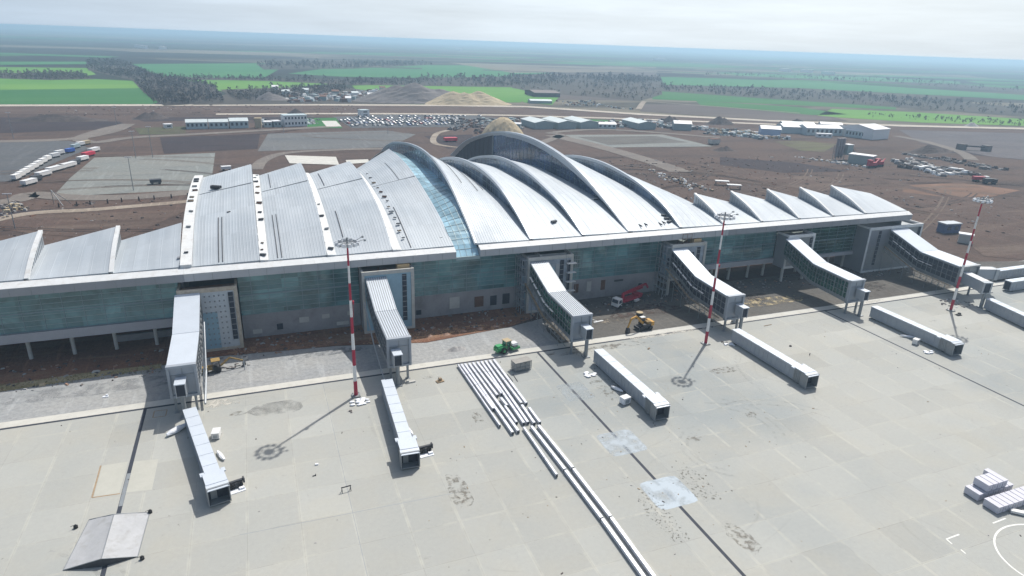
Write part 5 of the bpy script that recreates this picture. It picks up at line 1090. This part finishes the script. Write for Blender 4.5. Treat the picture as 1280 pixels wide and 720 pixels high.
# ------------------------------------------------------------------ white crates at lower right
M['crate'] = mat('crate_wrap',(.50,.50,.56),.5,0,.08,1,.4)
def crate(x,y,z,label,w=.96,d=2.1,h=1.15):
    t = thing('white_crate',(x,y,z),label,'crate','white wrapped crates at the lower right')
    b = MB(); b.box(-w/2+.02,w/2-.02,-d/2,d/2,.1,h); b.build('crate_body','crate',t)
    b = MB(); b.box(-w/2,w/2,-d/2-.03,d/2+.03,h,h+.05); b.build('lid','crate',t)
    b = MB(); [b.box(-w/2+.02,w/2-.02,s_*d*.4-.06,s_*d*.4+.06,0,.1) for s_ in (-1,0,1)]; b.build('pallet','wood',t)
    b = MB(); b.box(-.12,.12,-d/2-.02,-d/2,.45,.8); b.build('paper_label','lsteel',t)
for i in range(8): crate(93.0+i*1.08,45.4,0,f'white crate {["at the near left end","second","third","fourth","fifth","sixth","seventh","eighth"][i]}{"" if i == 0 else " from the left"} in the front row of the lower right stack')
for i in range(7): crate(93.1+i*1.08,48.3,0,f'white crate {["at the left end, uncovered,","second from the left","third from the left","fourth from the left","fifth from the left","sixth from the left","hidden seventh"][i]} in the bottom of the rear row')
for i in range(4): crate(94.6+i*1.08,48.3,1.22,f'white crate {["leftmost","second","third","rightmost"][i]} of the four on top of the rear row')
crate(99.9,50.2,0,'white crate standing apart behind the rear row at the right frame edge')
a = G(1262,640); t = thing('crate_lid',(a.x,a.y,0),'long white box beam lying in front of the crates at the frame edge','beam',rz=-.72)
b = MB(); b.box(0,6,-.35,.35,.12,.5); b.build('beam_body','wpaint',t); b = MB(); [b.box(x,x+.15,-.4,.4,0,.12) for x in (.5,3,5.4)]; b.build('batten','wood',t)
# ------------------------------------------------------------------ canopy over the channel with weights
t = thing('fabric_canopy',(-21.6,78.4,0),'grey gabled fabric shelter with a sagging ridge low over the drain channel','shelter')
P = {'a':(-4.2,-3.9,.05),'b':(-3.1,4.9,.05),'c':(0,-4.7,1.15),'d':(.1,3.5,1.15),'e':(3.6,-4.3,.05),'f':(4.0,4.0,.05)}
def cloth(q, nm):
    b = MB(); n = 10; vs = []; fs = []
    for dz in (0,-.05):
        for j in range(n+1):
            for i in range(n+1):
                u, v = i/n, j/n; p = (Vector(q[0])*(1-u)+Vector(q[1])*u)*(1-v)+(Vector(q[3])*(1-u)+Vector(q[2])*u)*v
                vs.append((p.x,p.y,p.z+dz-.12*math.sin(math.pi*u)*math.sin(math.pi*v)+.02*math.sin(9*u+4*v)))
    N = (n+1)**2
    for j in range(n):
        for i in range(n): a = j*(n+1)+i; fs += [(a,a+1,a+n+2,a+n+1),(N+a,N+a+n+1,N+a+n+2,N+a+1)]
    b.add(vs,fs); b.build(nm,'tent',t,None,True)
cloth([P['a'],P['c'],P['d'],P['b']],'left_slope'.replace('left_','canopy_')); cloth([P['c'],P['e'],P['f'],P['d']],'canopy_slope')
b = MB(); b.add([(-4.1,-3.95,.02),(0,-4.75,.02),(3.6,-4.35,.02),(0,-4.75,1.08),(-4.1,-3.9,.02),(0,-4.68,.02),(3.6,-4.28,.02),(0,-4.68,1.08)],[(0,1,3),(1,2,3),(4,7,5),(5,7,6),(0,3,7,4),(3,2,6,7)]); b.build('mesh_gable','dsteel',t)
b = MB(); b.beam(P['a'],P['c'],.08); b.beam(P['c'],P['e'],.08); b.beam(P['e'],P['f'],.08); b.beam(P['b'],P['d'],.08); b.beam(P['d'],P['f'],.08); b.beam(P['c'],P['d'],.09); b.beam(P['a'],P['b'],.08); b.build('frame','steel',t)
for px, lb in (((95,660),'by the upper left corner'),((188,641),'by the upper right corner'),((178,699),'by the lower right corner')):
    c = G(*px); b = MB(); b.tube((0,0,0),(0,0,.34),.25,14); b.tube((0,0,.34),(0,0,.5),.12,10); b.tube((0,0,.5),(-.5,-.2,.5),.03,6); o = b.build('canopy_weight','black'); o.location = (c.x,c.y,0); tag(o,f'black round weight {lb} of the grey fabric shelter','weight')
# slab cut with brown edge, hatch, cones etc.
def frame_marks(pts, w, z, m, name, lab=None):
    for p, q in zip(pts, pts[1:]): ribbon(name,[p,q],w,z,m)
frame_marks([G(126,582),G(115,622),G(150,617)],.22,.006,M['wood'],'slab_cut')
gsheet('fresh_slab',[(128,582),(160,577),(149,617),(117,621)],.003,mat('fresh_concrete',(.40,.395,.35),.85,0,.08,.4))
gsheet('fresh_slab',[(165,577),(198,574),(190,612),(154,616)],.003,MATS['fresh_concrete'])
frame_marks([G(193,514),G(209,512),G(207,520),G(191,522),G(193,514)],.16,.006,M['wood'],'hatch_frame')
# bluish fresh screed patches either side of the channel, pale and dark stains
def blobpatch(name,c,w,h,z,m,irr=.12,n=22,rz=0,p=3.5):
    pts = []
    for i in range(n):
        a = 2*math.pi*i/n; r = (abs(math.cos(a))**p+abs(math.sin(a))**p)**(-1/p)*random.uniform(1-irr,1)
        x, y = w/2*r*math.cos(a), h/2*r*math.sin(a); pts.append((c[0]+x*math.cos(rz)-y*math.sin(rz), c[1]+x*math.sin(rz)+y*math.cos(rz)))
    return sheet(name,pts,z,m)
def m_fade(name, col, sc=.7, lo=.38, hi=.6, op=1.0):
    t = NT(name); n = t.noise(t.pos(), sc, 6, .65, .3); f = t.math('MULTIPLY', t.ramp(n,[(lo,0.),(hi,1.)]), op)
    t.set(col,.85,0,.2); tr = t.n.new('ShaderNodeBsdfTransparent'); mx_ = t.n.new('ShaderNodeMixShader')
    t.l.new(f,mx_.inputs[0]); t.l.new(tr.outputs[0],mx_.inputs[1]); t.l.new(t.b.outputs[0],mx_.inputs[2]); t.l.new(mx_.outputs[0],t.out.inputs[0]); return t.m
scr = m_fade('blue_white_dust',(.45,.50,.54),.5,.25,.6,.8); stn = m_fade('mud_stain',(.19,.17,.14),1.1,.47,.62,.6); stl = m_fade('cement_spill',(.52,.50,.45),.6,.42,.6,.8)
blobpatch('dust_patch',(50.8,76.8),6.6,6.4,.008,scr,.03,40,0,9); blobpatch('dust_patch',(50.9,63.6),6.6,6.4,.008,m_fade('blue_white_dust2',(.47,.53,.58),.35,.2,.55,.85),.03,40,0,9); blobpatch('dust_patch',(51,94),5.6,6.4,.008,m_fade('blue_white_dust3',(.40,.44,.46),.5,.3,.65,.6),.03,40,0,9)
for c_, w_, h_, m_ in [((-6.8,104.8),3.2,1.6,stn),((-9.5,109.2),7,3.0,stl),((22.5,74),3.4,8.2,stn),((54.8,52.5),3.4,6.6,stn),((63,74),3.0,1.8,stn),((77,77),2.4,2.0,stn),((-1,104.6),10,5,m_fade('damp',(.22,.22,.21),.25,.42,.62,.5)),((47,60),4,12,m_fade('specks',(.14,.13,.11),2.4,.56,.62,.8)),((56,64),5,9,MATS.get('q') or m_fade('specks2',(.14,.13,.11),2.0,.56,.62,.8)),((57.5,93),6,9,m_fade('tracks',(.2,.19,.16),.9,.52,.62,.5)),((83,92.5),7,2.4,stn),((31,91),2,4,stn),((140,86),4,2,stn),((100,92),1,.4,stn),((26.5,107.5),2.6,1.0,stn),((63,109),30,2.6,m_fade('mud2',(.2,.185,.16),.5,.5,.62,.6)),((150,98),3,1,stn),((84,111),28,1.6,stl),((141,112.4),20,1.6,stl)]:
    blobpatch('ground_stain',c_,w_,h_,.010+random.random()*.004,m_,.3,18)
for c_, w_, h_, m_ in [((120,120.5),26,6,m_fade('straw_litter',(.36,.30,.19),.55,.46,.6,.9)),((112,124),22,6,m_fade('mud_litter',(.07,.055,.048),.4,.42,.6,.9)),((150,121),24,8,m_fade('mud_litter2',(.07,.06,.055),.35,.42,.62,.9)),((85,124.5),22,7,m_fade('mud_litter3',(.085,.06,.05),.5,.45,.6,.9)),((76,121),14,3,m_fade('mud_litter4',(.22,.19,.15),.6,.5,.62,.8)),((35,126.4),42,4,m_fade('clay_litter',(.36,.22,.13),.7,.42,.6,.95)),((0,129),24,4,m_fade('clay_litter2',(.30,.17,.10),.6,.45,.6,.9)),((10,123.8),20,3,m_fade('gravel_dark',(.20,.21,.22),.4,.45,.62,.8)),((-30,121),30,5,m_fade('gravel_dark2',(.26,.265,.27),.3,.45,.62,.6))]:
    blobpatch('ground_litter',c_,w_,h_,.006+random.random()*.003,m_,.35,20)
# tyre arcs on the apron
trk = m_fade('tyre_rubber',(.22,.215,.19),.9,.45,.65,.16)
for cx_, cy_, r_, a0, a1 in [(70,74,9,-.6,1.4),(70,74,7.4,-.8,1.2),(70,74,10.6,-.4,1.1),(66,70,6,1.6,4.2),(66,70,7.2,1.7,4.3),(77,66,14,.4,1.6),(77,66,15.6,.5,1.7),(-40,60,22,.1,1.0),(-40,60,24,.1,.95),(105,84,20,2.4,3.3)]:
    ribbon('tyre_mark',[(cx_+r_*math.cos(a0+(a1-a0)*i/24), cy_+r_*math.sin(a0+(a1-a0)*i/24)) for i in range(25)],.5,.014,trk)
# painted markings at lower right
pm = mat('worn_marking_paint',(.70,.70,.66),.7,0,.12,2,.3,(.42,.42,.38))
c_ = (93.2,37.6); ribbon('painted_circle',[(91.3+7.2*math.cos(a),36.0+6.2*math.sin(a)) for a in [R(55)+R(190)*i/40 for i in range(41)]],.24,.012,pm)
for p, q in (((1183,674),(1199,668)),((1183,674),(1190,680)),((1241,654),(1257,648)),((1201,687),(1207,692))): ribbon('painted_mark',[G(*p),G(*q)],.2,.012,pm)
# ------------------------------------------------------------------ machines
def wheel(b, x, y, r, w, n=18): b.tube((x,y-w/2,r),(x,y+w/2,r),r,n)
c = G(631,441); t = thing('road_roller',(c.x+.6,c.y+.6,0),'green road roller with pale cab and white hood on the gravel bed above the ducts','roller',rz=.25)
b = MB(); b.tube((1.7,-.95,.7),(1.7,.95,.7),.7,24); b.build('drum','steel',t)
b = MB(); b.box(.7,2.6,-1.15,-1.0,.5,.9); b.box(.7,2.6,1.0,1.15,.5,.9); b.box(2.5,2.65,-1.15,1.15,.5,.9); b.box(.6,.8,-1.15,1.15,.5,1.1); b.build('drum_frame','green',t)
for s_ in (-.8,.8): b = MB(); b.tube((-1.2,s_-.25,.68),(-1.2,s_+.25,.68),.68,20); w_ = b.build('tyre','black',t); h_ = MB(); h_.tube((-1.2,s_-.27,.68),(-1.2,s_+.27,.68),.3,12); h_.build('rim','green',w_)
b = MB(); b.box(-2.6,-.3,-.75,.75,.8,1.55); b.cbox((-2.0,0,1.55),(1.5,1.3,.3),0,0,.85); b.box(-2.75,-2.6,-.8,.8,.6,1.4); b.build('engine_body','green',t)
b = MB(); b.cbox((1.7,0,1.3),(1.6,1.6,.35),0,0,.8); b.build('hood','white',t)
b = MB(); [b.box(x-.05,x+.05,y-.05,y+.05,1.2,2.5) for x in (-.6,.6) for y in (-.65,.65)]; b.build('cab_post','sand',t); b = MB(); b.box(-.75,.75,-.8,.8,2.5,2.62); b.build('cab_roof','sand',t); b = MB(); b.box(-.55,.55,-.6,.6,1.3,2.48); b.build('cab_glass','gglass',t); b = MB(); b.box(-.3,.4,-.7,.7,.9,1.3); b.build('platform','dsteel',t)
# office cabin / steel mesh container
c = G(653,465); t = thing('mesh_container',(c.x+.2,c.y+1.2,0),'grey mesh sided cage container with flat lid right of the ducts','container',rz=.13)
b = MB(); [b.beam((x,y,.2),(x,y,1.95),.1) for x in (-1.75,-.6,.6,1.75) for y in (-.9,.9)]; [b.beam((-1.75,y,z),(1.75,y,z),.1) for y in (-.9,.9) for z in (.25,.9,1.9)]; [b.beam((x,-.9,z),(x,.9,z),.1) for x in (-1.75,1.75) for z in (.25,1.9)]; b.build('frame','steel',t)
b = MB(); b.box(-1.65,1.65,-.8,.8,.3,1.7); b.build('contents',mat('boxed_goods',(.33,.32,.30),.8,0,.45,2.2),t); b = MB(); b.box(-1.85,1.85,-1.0,1.0,1.95,2.03); b.build('lid',mat('grey_lid',(.27,.26,.24),.7,0,.2,1),t); b = MB(); b.box(-1.7,1.7,-.6,-.4,0,.2); b.box(-1.7,1.7,.4,.6,0,.2); b.build('skid','dsteel',t)
for i,(p,q) in enumerate((((634,468),(641,477)),((641,468),(647,477)))):
    a = G(*p); e = G(*q); b = MB(); b.beam((a.x,a.y,.05),(e.x,e.y,.05),.1); o = b.build('steel_bar','dsteel',None,(a.x,a.y,0)); tag(o,'short dark bar on the apron below the cage container','bar','two short bars below the cage container')
# pump truck
t = thing('concrete_pump_truck',(80.2,128.4,0),'white cab pump truck with folded red boom parked in the shade below the terminal','truck',rz=.38)
b = MB(); b.box(-1.0,-.0+1.0,-1.05,1.05,.9,1.2); b.box(-1.5,7.5,-.5,.5,.75,1.1); b.build('chassis','dsteel',t)
b = MB(); b.hexa([(-2.2,-1.05,.6),(-.5,-1.05,.6),(-.5,1.05,.6),(-2.2,1.05,.6),(-1.9,-1.0,2.5),(-.5,-1.0,2.5),(-.5,1.0,2.5),(-1.9,1.0,2.5)]); cb = b.build('cab','wpaint',t)
b = MB(); b.hexa([(-2.18,-.85,1.5),(-2.1,-.85,1.5),(-2.1,.85,1.5),(-2.18,.85,1.5),(-2.0,-.85,2.3),(-1.92,-.85,2.3),(-1.92,.85,2.3),(-2.0,.85,2.3)]); b.box(-1.7,-.8,-1.09,-1.0,1.4,2.2); b.box(-1.7,-.8,1.0,1.09,1.4,2.2); b.build('window','window',cb)
for x in (-1.3,3.8,5.2):
    for y in (-.85,.85): b = MB(); wheel(b,x,y,.5,.4); b.build('tyre','black',t)
b = MB(); b.box(.2,7.4,-1.0,1.0,1.1,1.5); b.cbox((6.8,0,1.0),(1.4,1.9,1.0),0,0,1.2); b.build('bed','red',t)
b = MB(); b.tube((.9,0,1.5),(.9,0,3.0),.4,12); b.beam((.6,0,3.1),(10.5,.3,3.5),.45); b.beam((10.5,.3,3.5),(11.6,.3,2.2),.4); b.beam((1,.45,2.6),(9.5,.45,2.7),.35); b.build('boom','red',t)
b = MB(); [b.beam((x,0,1.0),(x+.3,s_*2.6,.9),.22) for x in (1.4,6.2) for s_ in (-1,1)]; [b.tube((x+.3,s_*2.6,0),(x+.3,s_*2.6,1),.1,8) for x in (1.4,6.2) for s_ in (-1,1)]; b.build('outrigger','dsteel',t)
b = MB(); b.cbox((5,-1.3,.6),(1.6,.5,.5)); b.build('tank','white',t)
# excavator
M['dyellow2'] = mat('greasy_yellow',(.22,.15,.06),.75,0,.35,2,.3,(.08,.07,.06))
t = thing('wheeled_excavator',(78.6,114.9,0),'orange yellow wheeled excavator with its boom reaching left on the gravel','excavator',rz=.1)
for x in (-1.1,1.3):
    for y in (-.85,.85): b = MB(); wheel(b,x,y,.5,.42); b.build('tyre','black',t)
b = MB(); b.box(-1.6,1.8,-.7,.7,.5,.95); b.cbox((-1.9,0,.3),(.3,2,.6)); b.build('undercarriage','dsteel',t)
b = MB(); b.box(-.9,1.3,-1.0,1.0,1.05,1.5); b.build('upper_body','dsteel',t); b = MB(); b.box(1.3,2.1,-1.05,1.05,1.0,1.9); b.build('counterweight','yellow',t)
b = MB(); b.box(.2,1.3,-.95,.05,1.5,2.0); b.build('engine_cover','dyellow2',t)
b = MB(); b.hexa([(-.9,.1,1.6),(.4,.1,1.6),(.4,1.0,1.6),(-.9,1.0,1.6),(-.7,.15,2.7),(.4,.15,2.7),(.4,.95,2.7),(-.7,.95,2.7)]); cb = b.build('cab','yellow',t); b = MB(); b.box(-.86,.25,.06,1.04,1.9,2.5); b.build('window','window',cb); b = MB(); b.box(-.75,.45,.1,1.0,2.7,2.8); b.build('roof','white',cb)
b = MB(); b.beam((-.5,-.3,1.5),(-2.6,-.3,3.6),.32,.42); b.beam((-2.6,-.3,3.6),(-4.0,-.3,3.2),.3,.38); b.build('boom','yellow',t); b = MB(); b.beam((-4.0,-.3,3.3),(-4.7,-.3,1.2),.26,.32); b.build('stick','yellow',t); b = MB(); b.hexa([(-5.1,-.7,.1),(-4.2,-.7,.1),(-4.2,.1,.1),(-5.1,.1,.1),(-4.9,-.65,1.2),(-4.4,-.65,1.2),(-4.4,.05,1.2),(-4.9,.05,1.2)]); b.build('bucket','dsteel',t)
b = MB(); b.tube((-1.2,-.3,2.0),(-2.2,-.3,3.2),.08,8); b.build('ram','lsteel',t)
c = G(799,396); t = thing('round_tank',(c.x,c.y,0),'dark round tank with a cream lid standing above the excavator','tank'); b = MB(); b.tube((0,0,0),(0,0,1.1),.75,18); b.build('drum','dsteel',t); b = MB(); b.tube((0,0,1.1),(0,0,1.22),.8,18); b.build('lid','sand',t)
# backhoe beside first bridge
c = G(268,468); t = thing('backhoe_loader',(c.x-.3,c.y+1.2,0),'yellow roofed backhoe loader with its arm stretched right beside the first bridge','excavator',rz=.12)
for x,r_ in ((-1.1,.4),(.9,.62)):
    for y in (-.75,.75): b = MB(); wheel(b,x,y,r_,.35); b.build('tyre','black',t)
M['dyellow'] = mat('dusty_yellow',(.30,.20,.07),.75,0,.3,2,.3,(.14,.11,.08)); b = MB(); b.box(-1.9,.2,-.5,.5,.6,1.25); b.build('bonnet','dyellow',t); b = MB(); b.box(-.0,1.3,-.65,.65,.7,1.2); b.build('platform','dsteel',t)
b = MB(); [b.box(x-.05,x+.05,y-.05,y+.05,1.2,2.3) for x in (.05,1.25) for y in (-.6,.6)]; b.build('cab_post','dsteel',t); b = MB(); b.box(-.1,1.45,-.75,.75,2.3,2.42); b.build('cab_roof','dyellow',t)
b = MB(); b.beam((1.5,0,1.0),(3.2,.1,2.3),.22,.3); b.beam((3.2,.1,2.3),(5.4,.15,1.2),.2,.26); b.build('rear_arm','dyellow',t); b = MB(); b.cbox((5.6,.15,.3),(.6,.6,.8),0,0,.8); b.build('bucket','dsteel',t); b = MB(); b.cbox((-2.5,0,.1),(.5,1.9,.7),0,0,.7); b.build('front_bucket','dsteel',t)
bags((282,461),9,.9,'heap of pale stones under the arm of the backhoe',('gspoil','spoil','rubble'),.5); bags((303,457),8,1.1,'pale planks and stones right of the backhoe arm',('lconc','gspoil'),.45)
c = G(306,449); t = thing('round_well_cover',(c.x,c.y,0),'pale round concrete ring right of the backhoe','ring'); b = MB(); b.tube((0,0,0),(0,0,.5),.6,16); b.build('ring','lconc',t); b = MB(); b.tube((0,0,.5),(0,0,.55),.35,14); b.build('lid','gspoil',t)
b = MB(); b.tube((0,0,0),(0,0,1.8),.08,8); b.cbox((0,0,1.4),(.3,.05,.4)); c = G(306,462); o = b.build('marker_post','lsteel'); o.location=(c.x,c.y,0); tag(o,'thin pale post right of the backhoe at the gravel edge','post')
# holes / small heaps of earth in the clay strip
for i,(px,lb) in enumerate([((537,420),'leftmost'),((558,418),'second'),((579,414),'third'),((600,411),'fourth'),((619,408),'rightmost')]):
    heap(px,1.8,1.4,.45,'rust',f'{lb} small brown earth heap in the row on the clay strip behind the gravel',peaks=2)
heap((357,436),1.2,1,.4,'spoil','tiny dark earth lump on the dirt right of the backhoe',peaks=1)
# small things scattered on the apron
def small(px, f, name, m, label, cat, rz=0, group=None):
    c = G(*px); b = MB(); f(b); o = b.build(name, m); o.location = (c.x,c.y,.0); o.rotation_euler.z = rz; tag(o,label,cat,group)
small((433,614),lambda b:(b.box(-.7,.7,-.04,.04,.7,.85),b.beam((-.6,-.25,0),(-.6,0,.75),.07),b.beam((-.6,.25,0),(-.6,0,.75),.07),b.beam((.6,-.25,0),(.6,0,.75),.07),b.beam((.6,.25,0),(.6,0,.75),.07)),'barrier','dsteel','small dark trestle standing on the long slab joint left of the second tunnel','barrier',.1)
small((550,477),lambda b:(b.cbox((0,0,0),(1.4,.9,.18)),b.cbox((.1,.1,.18),(.5,.4,.5)),b.beam((-.5,0,.2),(-.1,.2,1.0),.06)),'tool_pallet','wood','small pallet with tools right of the second bridge column','pallet',.2)
small((513,478),lambda b:(b.cbox((0,0,0),(1.8,.6,.25)),b.cbox((-.5,0,.25),(.4,.4,.3))),'pallet','lconc','pale pallet just right of the second bridge legs','pallet',.1)
small((438,514),lambda b:(b.cbox((0,0,0),(.5,.3,.2)),b.cbox((.1,-.5,0),(.3,.3,.15))),'stone','gspoil','two small stones below the left mast','stones')
small((396,581),lambda b:b.cbox((0,0,0),(.45,.3,.2)),'white_block','plastic','small white block on the apron left of the slab joint','block')
small((393,595),lambda b:(b.cbox((0,0,0),(.5,.1,.12)),b.cbox((.2,.15,0),(.1,.4,.12))),'scrap','dsteel','small bent scrap below the white block','scrap')
small((1198,388+6),lambda b:(b.cbox((0,0,0),(1.6,1.0,.3),0,0,.6),b.cbox((.5,.2,.2),(.6,.5,.3))),'tarp','black','small dark tarpaulin at the right mast foot','tarpaulin')
small((988,433),lambda b:b.cbox((0,0,0),(.5,.4,.25),0,0,.7),'stone','spoil','dark lump on the apron right of the fourth tunnel','lump')
small((1012,444),lambda b:b.cbox((0,0,0),(.12,.12,.5)),'peg','spoil','dark peg right of the dark lump beyond the fourth tunnel','peg')
small((811,436),lambda b:b.cbox((0,0,0),(.9,.35,.2),0,0,.7),'wood_block','wood','brown timber block above the third tunnel','timber',.6)
small((960,407),lambda b:b.beam((-1.2,0,.06),(1.2,.2,.06),.12),'plank','wood','dark plank on the apron right of the fourth bridge','plank')
small((748,402),lambda b:(b.beam((0,0,0),(-.6,1.5,0),.15),b.cbox((0,0,0),(2.6,.5,.1))),'board','white','white board on the kerb strip right of the third bridge','board',.14)
small((120,467-2),lambda b:b.cbox((0,0,0),(1.4,.7,.3),0,0,.6),'pale_rock','lconc','pale rock on the grassy verge left of the first bridge','rock')
small((53,482),lambda b:b.cbox((0,0,0),(1.0,.6,.5),0,0,.7),'yellow_rock','sand','yellowish rock on the verge near the left frame edge','rock')
small((132,496),lambda b:(b.cbox((0,0,0),(.9,.5,.12)),b.cbox((.2,.2,0),(.3,.3,.35))),'sheet_scrap','plastic','white scrap on the gravel left of the first bridge','scrap')
small((720,397),lambda b:b.cbox((0,0,0),(2.0,.5,.1)),'board','wpaint','white board near the third bridge front leg','board',.3)
pl = MB()
for i in range(240):
    if random.random() < .5: x, y = random.uniform(-60,170), random.uniform(38,110)
    else: x, y = random.gauss(52,14), random.gauss(80,16)
    if y > 110.5: continue
    s_ = random.uniform(.05,.16); pl.cbox((x,y,0),(s_*random.uniform(1,3),s_,s_*.5),random.randrange(3),random.uniform(0,3),.8)
tag(pl.build('apron_debris',['spoil','rubble','wood']),kind='stuff',label='crumbs of stone and wood strewn on the apron',cat='debris')
pl = MB()
for i in range(900):
    x, y = random.uniform(-60,180), random.uniform(123,135.0)
    if y < 127 and x > -20: y = random.uniform(126,135)
    s_ = random.uniform(.08,.4); pl.cbox((x,y,-.05),(s_*random.uniform(1,3),s_,s_*.7),random.randrange(4),random.uniform(0,3),.7)
tag(pl.build('building_debris',['spoil','rubble','rust','gspoil']),kind='stuff',label='clods and rubble along the foot of the terminal',cat='debris')
pl = MB()
for i in range(500):
    x = random.uniform(-60,-20); y = random.uniform(124.8,128.2); h = random.uniform(.1,.35); a = random.uniform(0,3)
    pl.add([(x-.12*math.cos(a),y-.12*math.sin(a),0),(x+.12*math.cos(a),y+.12*math.sin(a),0),(x+.05,y+.05,h)],[(0,1,2)])
tag(pl.build('dry_grass',[mat('straw',(.22,.20,.09),.9,0,.3,.5)]),kind='stuff',label='dry grass tufts along the verge at left',cat='grass')
